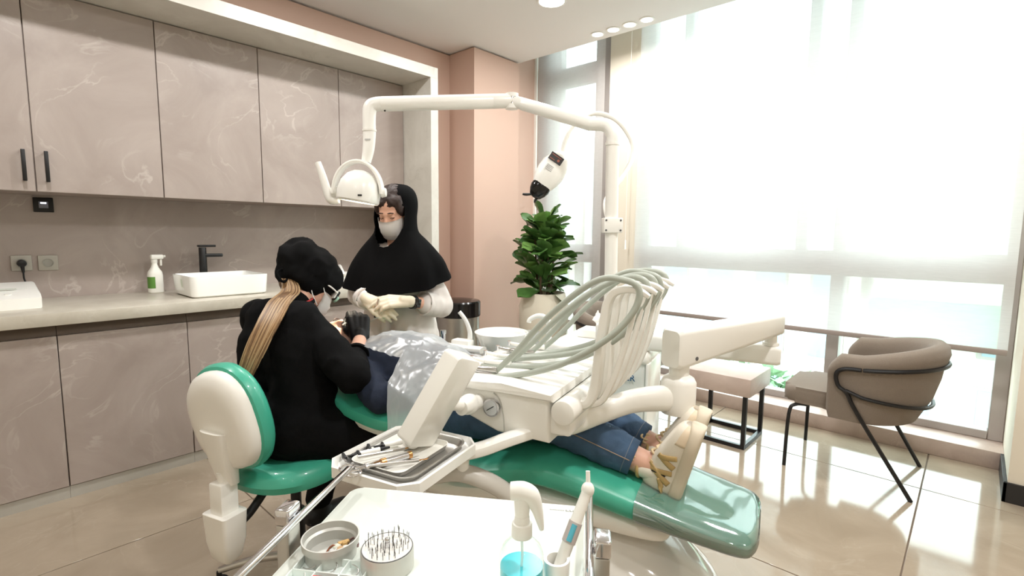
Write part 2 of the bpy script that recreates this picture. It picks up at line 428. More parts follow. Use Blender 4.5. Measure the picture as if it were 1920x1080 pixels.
# ceiling lights
def downlight(x, y, r, watts, label, group):
    t = thing('ceiling_downlight', (x, y, CEIL-.006), 0, label, 'ceiling light', group)
    bm = bmesh.new(); lathe(bm, [(r, 0), (r+.012, 0), (r+.012, .006), (r, .006)], 32, None, True)
    part(t, 'rim', bm, WHITE)
    part(t, 'diffuser', bmk((cyl, (0, 0, .001), (0, 0, .006), r, None, 32)), emit('lamp_diffuser', (255, 252, 246), 5))
    l = bpy.data.lights.new('downlight_lamp', 'AREA'); l.shape = 'DISK'; l.size = 2*r; l.energy = watts; l.color = (1, .985, .965)
    lo = bpy.data.objects.new('downlight_lamp', l); COL.objects.link(lo); lo.parent = t; lo.location = (0, 0, -.004)
downlight(2.83, 2.24, .085, ROW_W*.6, 'large round ceiling light cut by the top of the picture', 'large ceiling downlights')
for x, y, s in ((1.55, 2.3, 'operating lamp'), (.25, 2.3, 'counter end'), (2.83, .2, 'armchair'), (1.2, .0, 'foot of the dental chair'), (-.6, .4, 'instrument cart'), (1.2, -1.6, 'floor behind the cart'), (-.6, -1.6, 'rear corner')):
    downlight(x, y, .085, ROW_W if y > 2 else CHAIR_W if x > 1 and y > -1 else DOWNLIGHT_W, 'large round ceiling light outside the picture, over the %s' % s, 'large ceiling downlights')
for y, s in ((2.32, 'farthest left of the row of four, nearest the pink corner'), (2.18, 'second from the pink corner in the row of four'), (2.04, 'third from the pink corner in the row of four'), (1.90, 'fourth from the pink corner, nearest the wide blind')):
    downlight(3.515, y, .042, SMALL_W, 'small round ceiling light, '+s, 'small ceiling downlights')

# outside, seen through the glass
def building(loc, w_, d_, z0, z1, col, rows, cols, label, band=None):
    t = thing('building', loc, 0, label, 'building')
    x = loc[0]; y = loc[1]
    part(t, 'wall', bmk((box, (x, y-w_/2, z0), (x+d_, y+w_/2, z1))), mat('facade_%d_%d_%d' % col, col, .9), True)
    part(t, 'parapet', bmk((box, (x-.15, y-w_/2-.1, z1), (x+d_, y+w_/2+.1, z1+.35))), mat('facade_%d_%d_%d' % col, col, .9), True)
    if band: part(t, 'awning', bmk((box, (x-.9, y-w_/2, band[0]), (x, y+w_/2, band[1]))), mat('green_awning', (92, 170, 128), .8), True)
    for r_ in range(rows):
        for c_ in range(cols):
            yc = y-w_/2+(c_+.5)*w_/cols; zc = z0+(r_+.5)*(z1-z0)/rows; hw = w_/cols*.3; hh = (z1-z0)/rows*.32
            wf = part(t, 'window', bmk((box, (x-.06, yc-hw, zc-hh), (x+.02, yc+hw, zc+hh))), FRAMEM, True)
            part(t, 'window_pane', bmk((box, (x-.075, yc-hw+.08, zc-hh+.08), (x-.055, yc+hw-.08, zc+hh-.08))), mat('far_glass', (150, 168, 178), .2), True, parent=wf)
single('ground_outside', bmk((box, (4.4, -40, -6.3), (60, 40, -6))), mat('street', (150, 150, 148), .9), (20, 0, -6.3), 'pale street far below the window', 'street', kind='structure')
building((17, -3.5, -6), 11, 8, -6, 1.9, (214, 210, 200), 4, 6, 'pale building with a green awning opposite the window', (-1.35, -.35))
building((22, 9, -6), 12, 8, -6, 5.2, (206, 202, 196), 5, 6, 'taller pale building seen through the wide blind')
building((24, 23, -6), 12, 8, -6, 4.2, (196, 186, 176), 5, 6, 'pale building seen through the narrow blind')
LEAFM = mat('street_tree_leaves', (138, 168, 134), .8)
def tree(x, y, h, rr, label):
    t = thing('street_tree', (x, y, -6), 0, label, 'tree', 'street trees outside')
    part(t, 'trunk', bmk((tube, [(0, 0, 0), (.1, 0, h*.4), (0, .1, h*.75)], [.14, .11, .06], 8)), mat('bark', (96, 78, 62), .9))
    bm = bmesh.new(); rnd = random.Random(int(x*10+y))
    for k in range(700):
        a = rnd.uniform(0, 2*pi); u = rnd.uniform(-1, 1); q = rr*rnd.uniform(.45, 1)
        c = Vector((q*math.sqrt(1-u*u)*cos(a), q*math.sqrt(1-u*u)*sin(a), h*.82+q*.8*u))
        d1 = Vector((rnd.uniform(-1, 1), rnd.uniform(-1, 1), rnd.uniform(-1, 1))).normalized(); d2 = d1.cross(Vector((.3, .5, .8))).normalized()
        s = rr*.13
        vv = [bm.verts.new(c+d1*s), bm.verts.new(c+d2*s*.6), bm.verts.new(c-d1*s), bm.verts.new(c-d2*s*.6)]
        bm.faces.new(vv)
    part(t, 'foliage', bm, LEAFM)
tree(10.5, 2.6, 4.6, 1.3, 'green street tree below the side table')
tree(11, -.9, 3.9, 1.1, 'green street tree beyond the right end of the sill')
tree(13, 5.2, 4.4, 1.4, 'green street tree seen beside the far armchair')

# ================================================================== CABINET WALL
CABIN = mat('cabinet_carcass', (150, 136, 128), .6)
G = .002
def handle(bm, x, z0, z1, y):
    tube(bm, [(x, y, z0+.006), (x, y-.028, z0+.006)], .005, 8); tube(bm, [(x, y, z1-.006), (x, y-.028, z1-.006)], .005, 8)
    box(bm, (x-.008, y-.036, z0), (x+.008, y-.022, z1), .003, 2)
def upper(doors, handles, label):
    x0 = doors[0][0]; x1 = doors[-1][1]
    t = thing('upper_cabinet', ((x0+x1)/2, 3.445, 1.485), 0, label, 'cabinet', 'wall cabinets')
    part(t, 'carcass', bmk((box, (x0+.001, 3.465, 1.485), (x1-.001, 3.838, 2.446))), CABIN, True)
    for (a, b) in doors:
        d = part(t, 'door', bmk((box, (a+G, 3.443, 1.483), (b-G, 3.463, 2.442), .0015, 1)), CABM, True)
        for h in handles:
            if a < h < b:
                bm = bmesh.new(); handle(bm, h, 1.53, 1.68, 3.443); part(t, 'handle', bm, BLACKM, True, parent=d, label='black bar handle')
upper([(-.24, .302), (.302, .836)], [.262, .345], 'two door marble wall cabinet above the black switch, leftmost')
upper([(.836, 1.383)], [], 'single door marble wall cabinet above the sink')
upper([(1.383, 1.933), (1.933, 2.485)], [1.888, 1.98], 'two door marble wall cabinet behind the operating lamp, beside the white frame')
upper([(-1.32, -.78), (-.78, -.24)], [], 'marble wall cabinet left of the picture edge')
def lower(x0, x1, doors, label, drawers=False):
    t = thing('base_cabinet', ((x0+x1)/2, 3.2, 0), 0, label, 'cabinet', 'base cabinets')
    part(t, 'carcass', bmk((box, (x0+.001, 3.185, .06), (x1-.001, 3.838, .853))), CABIN, True)
    part(t, 'grip_channel', bmk((box, (x0+.001, 3.17, .802), (x1-.001, 3.186, .853))), mat('dark_channel', (92, 80, 70), .6), True)  # recessed grip profile of the handle-less doors, dark coloured
    part(t, 'plinth', bmk((box, (x0+.0005, 3.168, 0), (x1-.0005, 3.186, .058))), mat('grey_plinth', (176, 172, 164), .4), True)
    if drawers:
        for z0, z1 in ((.06, .42), (.42, .64), (.64, .80)):
            part(t, 'drawer', bmk((box, (x0+G, 3.16, z0+G), (x1-G, 3.184, z1-G), .0015, 1)), CABM, True)
    else:
        for a, b in doors: part(t, 'door', bmk((box, (a+G, 3.16, .062), (b-G, 3.184, .80), .0015, 1)), CABM, True)
lower(-.24, .302, [(-.24, .302)], 'marble base cabinet at the left picture edge')
lower(.302, .836, [(.302, .836)], 'marble base cabinet between the left edge and the green stool')
lower(.836, 1.933, [(.836, 1.383), (1.383, 1.933)], 'marble base cabinet under the sink, behind the seated person in black')
lower(1.933, 2.485, [], 'marble drawer unit behind the person in the white coat', True)
lower(-1.32, -.24, [(-1.32, -.78), (-.78, -.24)], 'marble base cabinet left of the picture edge')
single('countertop', bmk((box, (-1.7, 3.12, .855), (2.485, 3.84, .915), .003, 2)), CNTR, (.4, 3.4, .855), 'long pale stone countertop along the cabinet wall', 'countertop')

# wash basin and tap
t = thing('wash_basin', (1.10, 3.42, .915), 0, 'white rectangular ceramic vessel sink on the stone counter', 'sink')
bm = bmesh.new()
def rr_ring(w_, h_, r_, z): return [Vector((p[0], p[1], z)) for p in rounded_rect(w_, h_, r_, 5)]
loft(bm, [rr_ring(.39, .33, .03, 0), rr_ring(.415, .355, .035, .01), rr_ring(.43, .37, .035, .118), rr_ring(.426, .366, .033, .122), rr_ring(.408, .348, .028, .122), rr_ring(.404, .344, .026, .118), rr_ring(.375, .315, .04, .03), rr_ring(.30, .24, .05, .022)])
part(t, 'bowl', bm, CERAM)
part(t, 'drain', bmk((cyl, (0, 0, .022), (0, 0, .026), .022)), CHROME)
t = thing('basin_tap', (1.09, 3.70, .915), 0, 'tall matt black lever tap behind the white sink', 'faucet')
part(t, 'body', bmk((cyl, (0, 0, 0), (0, 0, .275), .023, .022, 24, .003)), BLACKM)
part(t, 'spout', bmk((box, (-.01, -.145, .215), (.045, .0, .238), .006)) if False else bmk((box, (0, -.02, .213), (.115, .02, .235), .006)), BLACKM)
part(t, 'lever', bmk((box, (-.026, -.02, .278), (.075, .02, .292), .004)), BLACKM)
# green label spray bottle
t = thing('cleaner_bottle', (.83, 3.725, .915), .2, 'white cleaner spray bottle with green label beside the sink', 'spray bottle')
bm = bmesh.new(); n = 24
loft(bm, [ring((0, 0, z), (1, 0, 0), (0, 1, 0), a, b, n, 2.6) for z, a, b in ((0, .036, .028), (.004, .04, .032), (.11, .04, .032), (.13, .036, .029), (.155, .020, .018), (.175, .014, .014), (.19, .014, .014))])
part(t, 'body', bm, mat('bottle_white', (235, 234, 226), .4))
part(t, 'label', bmk((loft, [ring((0, 0, z), (1, 0, 0), (0, 1, 0), .0405, .0325, n, 2.6)[10:18] for z in (.03, .10)], False, False)), mat('green_label', (92, 140, 60), .5))
part(t, 'trigger_head', bmk((cyl, (0, 0, .185), (0, 0, .205), .017), (box, (-.02, -.014, .205), (.05, .014, .235), .008), (box, (.03, -.006, .165), (.042, .006, .21), .004), (cyl, (.05, 0, .222), (.062, 0, .222), .008)), mat('trigger_white', (222, 220, 212), .4))
# sockets, switch, plug
def socket(x, z, label):
    t = thing('wall_socket', (x, 3.84, z), 0, label, 'socket', 'wall sockets')
    sm = mat('socket_grey', (176, 172, 162), .4)
    part(t, 'plate', bmk((box, (-.042, -.011, -.042), (.042, 0, .042), .004)), sm)
    bm = bmesh.new(); lathe(bm, [(.024, 0), (.024, .004), (.020, .004), (.019, .0012), (0, .0012)], 24, Matrix.Translation((0, -.011, 0)) @ Matrix.Rotation(pi/2, 4, 'X')); part(t, 'insert', bm, mat('socket_insert', (158, 156, 148), .4))
    return t
socket(.249, 1.114, 'grey wall socket with a black plug in it'); socket(.357, 1.112, 'grey empty wall socket under the black switch')
t = thing('power_plug', (.249, 3.825, 1.114), 0, 'black plug and cable in the left wall socket', 'plug')
part(t, 'plug', bmk((cyl, (0, -.03, 0), (0, .004, 0), .019, .020, 20, .004), (cyl, (0, -.02, -.005), (.002, -.022, -.05), .010, .006)), BLACKP)
part(t, 'cable', bmk((tube, [(.002, -.022, -.045), (.004, -.02, -.09), (.02, -.03, -.13), (.01, -.06, -.155), (-.05, -.1, -.165)], .004, 8, 6)), BLACKP)
t = thing('wall_switch', (.358, 3.84, 1.432), 0, 'square black wall switch with a small lit display', 'switch')
part(t, 'plate', bmk((box, (-.042, -.012, -.04), (.042, 0, .04), .003)), BLACKP)
part(t, 'display', bmk((box, (-.02, -.014, -.018), (.02, -.011, .018), .001)), mat('display_grey', (120, 122, 134), .2))
part(t, 'indicator', bmk((box, (-.012, -.0155, .006), (.012, -.0135, .014))), emit('indicator', (235, 240, 255), 1.5))
# devices on the counter
t = thing('heat_sealer', (.05, 3.53, .915), 0, 'white bench device with raised back panel at the left picture edge', 'device')
bm = bmesh.new(); prism(bm, [(-.165, 0), (.165, 0), (.165, .052), (.12, .066), (-.11, .108), (-.165, .108)], .46, Matrix(((0, 0, 1, -.23), (-1, 0, 0, 0), (0, 1, 0, 0), (0, 0, 0, 1))), .008)
part(t, 'body', bm, WHITE)
DM = Matrix.Translation((0, 0, .0835)) @ Matrix.Rotation(-.18, 4, 'X')
part(t, 'window', bmk((box, (-.10, -.06, 0), (.055, .06, .006), .004, 2, DM)), mat('grey_smoked', (142, 142, 144), .25))
part(t, 'print', bmk((box, (.09, -.01, .0005), (.19, .028, .0015), 0, 1, DM), (box, (.08, -.04, .0005), (.15, -.026, .0015), 0, 1, DM)), mat('faded_green_print', (168, 180, 164), .5))
part(t, 'button', bmk((cyl, (.115, -.10, .062), (.115, -.102, .073), .013)), WHITE)
t = thing('desk_phone', (1.98, 3.42, .915), -.35, 'white desk telephone on the counter between the two clinicians', 'telephone')
bm = bmesh.new(); prism(bm, [(-.10, 0), (.10, 0), (.10, .03), (-.10, .085)], .2, Matrix(((0, 0, 1, -.1), (-1, 0, 0, 0), (0, 1, 0, 0), (0, 0, 0, 1))), .006); part(t, 'base', bm, WHITE)
SM = Matrix.Translation((.03, 0, .06)) @ Matrix.Rotation(-.27, 4, 'X')
part(t, 'keypad', bmk(*[(box, (-.03+i*.022, -.04+j*.022, 0), (-.013+i*.022, -.023+j*.022, .004), .001, 1, SM) for i in range(3) for j in range(4)]), mat('key_grey', (150, 150, 150), .5))
part(t, 'handset', bmk((tube, [(-.07, .08, .12), (-.07, .04, .13), (-.07, -.06, .10), (-.07, -.10, .07)], [.018, .012, .012, .018], 10, 5)), WHITE)

# waste bin and plant
t = thing('waste_bin', (2.64, 2.97, 0), 0, 'round steel waste bin with black lid behind the white coat', 'bin')
part(t, 'drum', bmk((lathe, [(.15, 0), (.165, .004), (.165, .655), (.16, .66)], 40)), STEEL)
part(t, 'lid', bmk((lathe, [(.17, .655), (.174, .66), (.174, .765), (.165, .775), (.10, .785), (0, .79)], 40)), mat('glossy_black', (18, 17, 17), .15))
part(t, 'base_ring', bmk((lathe, [(.17, 0), (.17, .03), (.16, .032)], 40)), BLACKP)
t = thing('potted_fig', (3.27, 2.62, 0), 0, 'fiddle leaf fig in a tall cream pot before the narrow window', 'plant')
bm = bmesh.new(); lathe(bm, [(.12, 0), (.13, .01), (.205, .55), (.205, .70), (.178, .80), (.176, .815), (.168, .818), (.16, .80), (.165, .76)], 40)
part(t, 'pot', bm, mat('cream_pot', (226, 219, 202), .5))
part(t, 'soil', bmk((cyl, (0, 0, .74), (0, 0, .775), .166)), mat('soil', (50, 40, 32), .9))
for k in range(4):
    a = k*1.7; part(t, 'stem', bmk((tube, [(.04*cos(a), .04*sin(a), .76), (.07*cos(a), .07*sin(a), .95), (.08*cos(a+.5), .08*sin(a+.5), 1.2+.06*k)], [.012, .009, .005], 8, 4)), mat('stem_brown', (84, 66, 46), .8))
bm = bmesh.new(); nl = 9; rows = []
WDT = (.006, .026, .038, .042, .046, .056, .062, .050, .010)      # fiddle shape: narrow waist, broad end
for i in range(nl):
    u = i/(nl-1); wd = WDT[i]; dz = -.045*u*u
    rows.append([Vector((u*.165, -wd, dz+.014)), Vector((u*.165, -wd*.5, dz+.004)), Vector((u*.165, 0, dz)), Vector((u*.165, wd*.5, dz+.004)), Vector((u*.165, wd, dz+.014))])
loft(bm, rows, False, False); leaf_me = finish(bm, 'leaf', 3)
LM = [mat('fig_leaf_dark', (72, 108, 54), .34, var=.25, vscale=30), mat('fig_leaf_light', (104, 142, 72), .36, var=.2, vscale=30)]
meshes = []
for M_ in LM:
    me = leaf_me.copy(); me.materials.append(M_); meshes.append(me)
rnd = random.Random(5)
for k in range(120):
    f = (k/120)**.9; z = .80+.60*f
    prof = .15*(1-abs(f-.38)/.75)+.02
    rad_ = prof*rnd.uniform(.3, 1.0); a = k*2.399+rnd.uniform(-.3, .3)
    o = bpy.data.objects.new('leaf', meshes[0 if rnd.random() < .68 else 1]); COL.objects.link(o); o.parent = t
    s = rnd.uniform(.9, 1.3)*(1.0-.12*f)
    o.matrix_local = Matrix.Translation((rad_*cos(a), rad_*sin(a), z)) @ Matrix.Rotation(a, 4, 'Z') @ Matrix.Rotation(-rnd.uniform(-.2, 1.05)-f*.5, 4, 'Y') @ Matrix.Rotation(rnd.uniform(-.7, .7), 4, 'X') @ Matrix.Scale(s, 4)
bpy.data.meshes.remove(leaf_me)

# ================================================================== WAITING CORNER
FAB = mat('taupe_boucle', (128, 116, 104), .95, bump=.5, bscale=420, var=.15, vscale=260, sheen=.2)
def armchair(loc, rz, label):
    t = thing('armchair', loc, rz, label, 'chair', 'taupe tub armchairs')
    # local: faces +y, x across
    bm = bmesh.new()
    prism(bm, [(p[0], p[1]) for p in rounded_rect(.46, .52, .07, 6, 0, .07)], .09, Matrix.Translation((0, 0, .37)), .03, 3)
    part(t, 'seat', bm, FAB)
    # wrap round shell: padded band from arm to arm, thick roll along the top
    PROF = ((.026, 0), (.034, .30), (.036, .55), (.036, .70), (.044, .76), (.052, .86), (.044, .95), (.018, 1.0), (-.014, .985), (-.034, .92), (-.036, .80), (-.030, .55), (-.022, 0))
    def shell(u, off, hh):
        if u < .16 or u > .84:
            q = (.16-u)/.16 if u < .5 else (u-.84)/.16
            sx = 1 if u < .5 else -1; c = Vector((sx*(.285-.012*q), -.05+.135*q, 0)); nd = Vector((sx, -.15*(1-q), 0)).normalized(); back = .12*(1-q); drop = .045*max(0, q-.72)/.28
        else:
            a_ = pi*(u-.16)/.68; c = Vector((.285*cos(a_), -.05-.265*sin(a_), 0)); nd = Vector((cos(a_), -sin(a_), 0)); back = .12+.88*sin(a_); drop = 0
        zb = .350; zt = .695+.072*back-drop
        c = c*(1-.24*back*(1-hh)**2.6)
        return c+nd*(off+.012*hh*back)+Vector((0, 0, zb+(zt-zb)*hh))
    bm = bmesh.new(); n = 45
    rings = [[shell(i/(n-1), o_, h_) for o_, h_ in PROF] for i in range(n)]
    c0_ = [sum(rings[0], Vector())/len(PROF)]; e0 = [p*.75+c0_[0]*.25+Vector((0, .014, 0)) for p in rings[0]]; c1_ = sum(rings[-1], Vector())/len(PROF); e1 = [p*.75+c1_*.25+Vector((0, .014, 0)) for p in rings[-1]]
    loft(bm, [e0]+rings+[e1])
    part(t, 'back_shell', bm, FAB, sharp=1.2)
    part(t, 'top_seam', bmk((tube, [shell(.02+.96*i/60, .0385, .735) for i in range(61)], .0022, 6)), mat('seam_dark_taupe', (96, 86, 76), .9))
    part(t, 'under_pan', bmk((loft, [ring((0, -.0, .34), (1, 0, 0), (0, 1, 0), .19, .2, 24), ring((0, -.0, .37), (1, 0, 0), (0, 1, 0), .24, .24, 24), ring((0, 0, .40), (1, 0, 0), (0, 1, 0), .25, .25, 24)])), FAB)
    # black steel frame: each side one bent bar (front of arm, upper ring), lower ring, legs
    for s in (-1, 1):
        part(t, 'leg', bmk((tube, [(s*.19, .20, .36), (s*.215, .26, .355), (s*.235, .285, .30), (s*.245, .29, .0)], .010, 8, 5)), BLACKM)
        u0 = .06 if s > 0 else .94; pu = shell(u0, .047, .60); p1 = shell(.03 if s > 0 else .97, .050, .66)
        part(t, 'leg', bmk((tube, [shell(.16 if s > 0 else .84, .05, .80), shell(.07 if s > 0 else .93, .05, .79), p1+Vector((0, 0, .025)), p1+Vector((0, -.012, -.035)), Vector((s*.328, .005, .50)), Vector((s*.315, -.045, .40)), Vector((s*.262, -.285, 0))], .0105, 8, 5)), BLACKM)
    part(t, 'upper_rail', bmk((tube, [shell(.16+.68*i/40, .05, .80-.06*sin(pi*i/40)) for i in range(41)], .0105, 8)), BLACKM)
    part(t, 'lower_rail', bmk((tube, [Vector((.328, .012, .515))]+[shell(.14+.72*i/40, .046, .42-.20*sin(pi*i/40)) for i in range(41)]+[Vector((-.328, .012, .515))], .0095, 8)), BLACKM)
    return t
armchair((3.355, .43, 0), 0, 'taupe fabric tub armchair on black steel legs in front of the window')
armchair((3.36, 1.93, 0), pi, 'dark taupe tub armchair half hidden behind the hoses and the white column')
t = thing('side_table', (3.33, 1.13, 0), 0, 'small square side table with thick stone top on a black frame', 'table')
part(t, 'tabletop', bmk((box, (-.2, -.2, .335), (.2, .2, .447), .004)), KERBM)
for sx in (-1, 1):
    for sy in (-1, 1): part(t, 'leg', bmk((box, (sx*.165-.0125, sy*.165-.0125, 0), (sx*.165+.0125, sy*.165+.0125, .335), .002, 1)), BLACKM)
for sx in (-1, 1):
    part(t, 'floor_bar', bmk((box, (sx*.165-.0125, -.1525, 0), (sx*.165+.0125, .1525, .025), .002, 1)), BLACKM)
    part(t, 'floor_bar', bmk((box, (-.1525, sx*.165-.0125, 0), (.1525, sx*.165+.0125, .025), .002, 1)), BLACKM)

# ================================================================== DENTAL CHAIR
# chair frame: x runs from the foot end to the head end, y toward the seated clinician, z up
CH = (1.45, .45, 0); CHR = rad(105.064)
CM = Matrix.Translation(CH) @ Matrix.Rotation(CHR, 4, 'Z')
def cw(s, t_, z): return CM @ Vector((s, t_, z))
def pad(bm, secs, n=28, e=3.2):
    """secs: s, half width, z top, z bottom"""
    loft(bm, [ring((s, c, (zt+zb)/2), (0, 1, 0), (0, 0, 1), w_, (zt-zb)/2, n, e) for s, w_, zt, zb, c in secs])
def dense(secs, k=5):
    out = []
    for i in range(len(secs)-1):
        P = [secs[max(i-1, 0)], secs[i], secs[i+1], secs[min(i+2, len(secs)-1)]]
        for q in range(k):
            u = q/k; out.append(tuple(.5*((2*P[1][j])+(-P[0][j]+P[2][j])*u+(2*P[0][j]-5*P[1][j]+4*P[2][j]-P[3][j])*u*u+(-P[0][j]+3*P[1][j]-3*P[2][j]+P[3][j])*u**3) for j in range(len(secs[0]))))
    out.append(tuple(secs[-1]))
    return out
dc = thing('dental_chair', CH, CHR, 'reclined green vinyl dental treatment chair with white shell', 'dental chair')
LEG = [(-.060, .09, .508, .488, 0), (-.050, .135, .520, .474, 0), (-.02, .163, .530, .466, 0), (.09, .178, .550, .478, 0), (.25, .193, .585, .498, 0), (.43, .215, .630, .532, 0), (.55, .238, .643, .548, 0), (.73, .262, .606, .525, 0), (.9, .27, .60, .515, 0), (.99, .265, .60, .525, 0), (1.01, .24, .59, .54, 0)]
part(dc, 'seat_cushion', B_(pad, dense(LEG)), GREEN)
BK = [(.955, .19, .665, .645, 0), (.965, .23, .690, .637, 0), (1.0, .262, .700, .632, 0), (1.10, .275, .712, .618, 0), (1.25, .272, .735, .645, 0), (1.36, .25, .760, .690, 0), (1.42, .21, .765, .705, 0), (1.435, .17, .760, .72, 0)]
part(dc, 'backrest', B_(pad, dense(BK), 28, 3.0), GREEN)
part(dc, 'backrest_shell', B_(pad, dense([(1.0, .15, .65, .61, 0), (1.04, .235, .66, .600, 0), (1.12, .25, .66, .598, 0), (1.25, .245, .69, .622, 0), (1.36, .2, .72, .67, 0), (1.38, .15, .72, .69, 0)]), 28, 3.0), WHITE2)
part(dc, 'headrest', B_(pad, dense([(1.44, .08, .750, .715, .02), (1.46, .12, .770, .705, .02), (1.53, .13, .773, .71, .02), (1.62, .12, .79, .725, .02), (1.645, .08, .785, .75, .02)]), 24, 2.8), GREEN)
part(dc, 'headrest_bar', bmk((box, (1.38, -.02, .690), (1.52, .06, .710), .004), (box, (1.3, -.02, .66), (1.41, .06, .708), .004)), STEEL)
part(dc, 'seat_shell', B_(pad, dense([(.16, .10, .49, .45, 0), (.2, .15, .505, .43, 0), (.45, .2, .54, .45, 0), (.62, .222, .55, .475, 0), (.8, .235, .53, .44, 0), (.95, .22, .53, .42, 0), (1.0, .16, .53, .46, 0)]), 28, 3.0), WHITE2)
bm = bmesh.new()
loft(bm, [ring((x, 0, z), (1, 0, 0), (0, 1, 0), a, b, 40, 2.7) for z, x, a, b in ((0, .50, .53, .26), (.012, .50, .54, .27), (.05, .50, .54, .27), (.12, .50, .525, .265), (.20, .50, .50, .255), (.28, .51, .46, .24), (.35, .53, .40, .22), (.40, .55, .34, .19), (.43, .56, .28, .15))])
part(dc, 'base', bm, mat('glossy_white_base', (226, 223, 217), .1, coat=.6))
part(dc, 'base_plate', bmk((loft, [ring((.5, 0, z), (1, 0, 0), (0, 1, 0), a, a*.52, 40, 2.7) for z, a in ((0, .56), (.012, .56), (.02, .55))])), mat('base_plate_grey', (150, 148, 144), .4))
# clear film pulled over the foot end
FILM = sheer('clear_cover_film', (226, 246, 242), .80, gloss=.8, rough=.06, base=.22)
def film(bm):
    secs = dense(LEG[:5], 6); rg = []
    for i, (s, w_, zt, zb, c) in enumerate(secs):
        r = ring((s-.004, 0, (zt+zb)/2), (0, 1, 0), (0, 0, 1), w_+.004, (zt-zb)/2+.004, 44, 3.2)
        rg.append([p+Vector((0, 0, .0022*noise.noise(Vector((p.x*22, p.y*22, 3)))+(.004*noise.noise(Vector((p.x*40, p.y*60, 1))) if s < -.05 else 0))) for p in r])
    loft(bm, rg, cap=False)
part(dc, 'film_cover', B_(film), FILM, sharp=3, label='clear plastic film over the foot end')
# arch arm that carries the tray post
part(dc, 'arch_arm', bmk((tube, [(.90, .36, .50), (.86, .47, .58), (.78, .50, .635), (.70, .46, .665), (.64, .43, .668), (.57, .39, .635), (.52, .34, .57), (.50, .27, .48)], .019, 12, 6, 1.35)), mat('grey_arm', (196, 192, 184), .35))

# ================================================================== UNIT COLUMN, CUSPIDOR
un = thing('dental_unit', CH, CHR, 'white floor standing dental unit column with spittoon bowl', 'dental unit')
bm = bmesh.new(); box(bm, (.37, -.80, .0), (.78, -.48, .80), .018, 3)
part(un, 'cabinet', bm, mat('unit_grey_white', (224, 226, 222), .35))
part(un, 'top_cap', bmk((box, (.36, -.82, .78), (.80, -.47, .835), .022, 3)), WHITE)
part(un, 'side_trim', bmk((box, (.358, -.70, .02), (.372, -.475, .79), .006, 2)), WHITE)
part(un, 'spittoon_deck', bmk((box, (.76, -.74, .70), (1.16, -.34, .765), .02, 3)), mat('deck_grey', (196, 198, 196), .35))
part(un, 'spittoon_support', bmk((box, (.78, -.66, .0), (1.02, -.42, .71), .02, 3)), WHITE)
BW = Matrix.Translation((1.0, -.44, .765))
bm = bmesh.new(); lathe(bm, [(.055, 0), (.075, .006), (.09, .03), (.118, .095), (.12, .10), (.113, .10), (.085, .035), (.05, .015), (0, .012)], 40, BW)
part(un, 'spittoon_bowl', bm, CERAM)
part(un, 'spout', bmk((tube, [(.80, -.50, .76), (.80, -.50, .90), (.81, -.49, .935), (.84, -.475, .945), (.87, -.46, .93), (.875, -.458, .915)], [.013, .012, .012, .011, .010, .010], 10, 6)), CERAM)
part(un, 'spout', bmk((tube, [(.885, -.44, .76), (.885, -.44, .845), (.893, -.44, .868), (.915, -.44, .872), (.928, -.44, .860)], .010, 10, 6)), CERAM)
part(un, 'pole_base', bmk((box, (.485, -.58, .83), (.585, -.48, .935), .012, 3)), WHITE2)
bt = text_mesh('ICER', .036); bmesh.ops.transform(bt, matrix=basis((.448, -.4745, .725), (-1, 0, 0), (0, 0, 1), (0, 1, 0)), verts=bt.verts)
part(un, 'lettering', bt, mat('logo_blue', (40, 96, 140), .4), label='blue maker lettering')
# assistant's holder arm with suction and syringe
part(un, 'holder_arm', bmk((tube, [(.98, -.52, .73), (1.08, -.40, .74), (1.13, -.32, .755)], .018, 10, 5), (tube, [(1.07, -.30, .72), (1.07, -.30, .79)], .014, 10)), WHITE)
bm = bmesh.new(); rg = []
for i in range(11):
    u = i/10; a = (u-.5)*1.3
    c = Vector((1.13-.0+(u-.5)*.245, -.30+.03*cos(a*2), .808+.018*cos(a)-.012)); rg.append(ring(c, (0, 1, 0), (0, 0, 1), .028, .013, 12, 3))
loft(bm, rg); part(un, 'holder_rack', bm, WHITE)
part(un, 'holder_block', bmk((box, (1.07, -.325, .80), (1.16, -.275, .845), .008)), WHITE)
part(un, 'suction_tip', bmk((tube, [(1.085, -.31, .83), (1.085, -.31, .88), (1.10, -.30, .93), (1.125, -.29, .965)], [.012, .010, .009, .009], 10, 5)), CERAM)
part(un, 'air_syringe', bmk((cyl, (1.215, -.30, .79), (1.215, -.30, .87), .010), (cyl, (1.215, -.30, .86), (1.215, -.30, .875), .013)), CHROME)
for i in range(5): part(un, 'holder_knob', bmk((cyl, (1.06+i*.05, -.272, .778), (1.06+i*.05, -.266, .778), .006)), BLACKP)
p = cw(.90, -.54, .765)
t = thing('water_glass', p, 0, 'clear tumbler on the spittoon deck', 'glass')
part(t, 'tumbler', bmk((lathe, [(.0, 0), (.026, 0), (.03, .004), (.036, .095), (.034, .095), (.028, .008), (0, .006)], 28)), sheer('cup_film', (238, 240, 238), .62, gloss=.6, rough=.05))
p = cw(.62, -.70, .835)
t = thing('tissue_box', p, CHR, 'white box with a crumpled tissue on top of the unit column', 'tissues')
part(t, 'box', bmk((box, (-.10, -.06, 0), (.10, .06, .035), .005)), WHITE)
bm = bmesh.new(); rg = []
for i in range(6):
    u = i/5; rg.append([Vector((.006+(.045*u+.01)*cos(a)*(.6+.4*sin(3*a+i)), .03*(u+.2)*sin(a), .03+.085*u*(.8+.25*cos(2*a+1)))) for a in [2*pi*k/14 for k in range(14)]])
loft(bm, rg, cap=False); part(t, 'tissue', bm, mat('tissue_paper', (244, 243, 240), .9), sharp=.3)

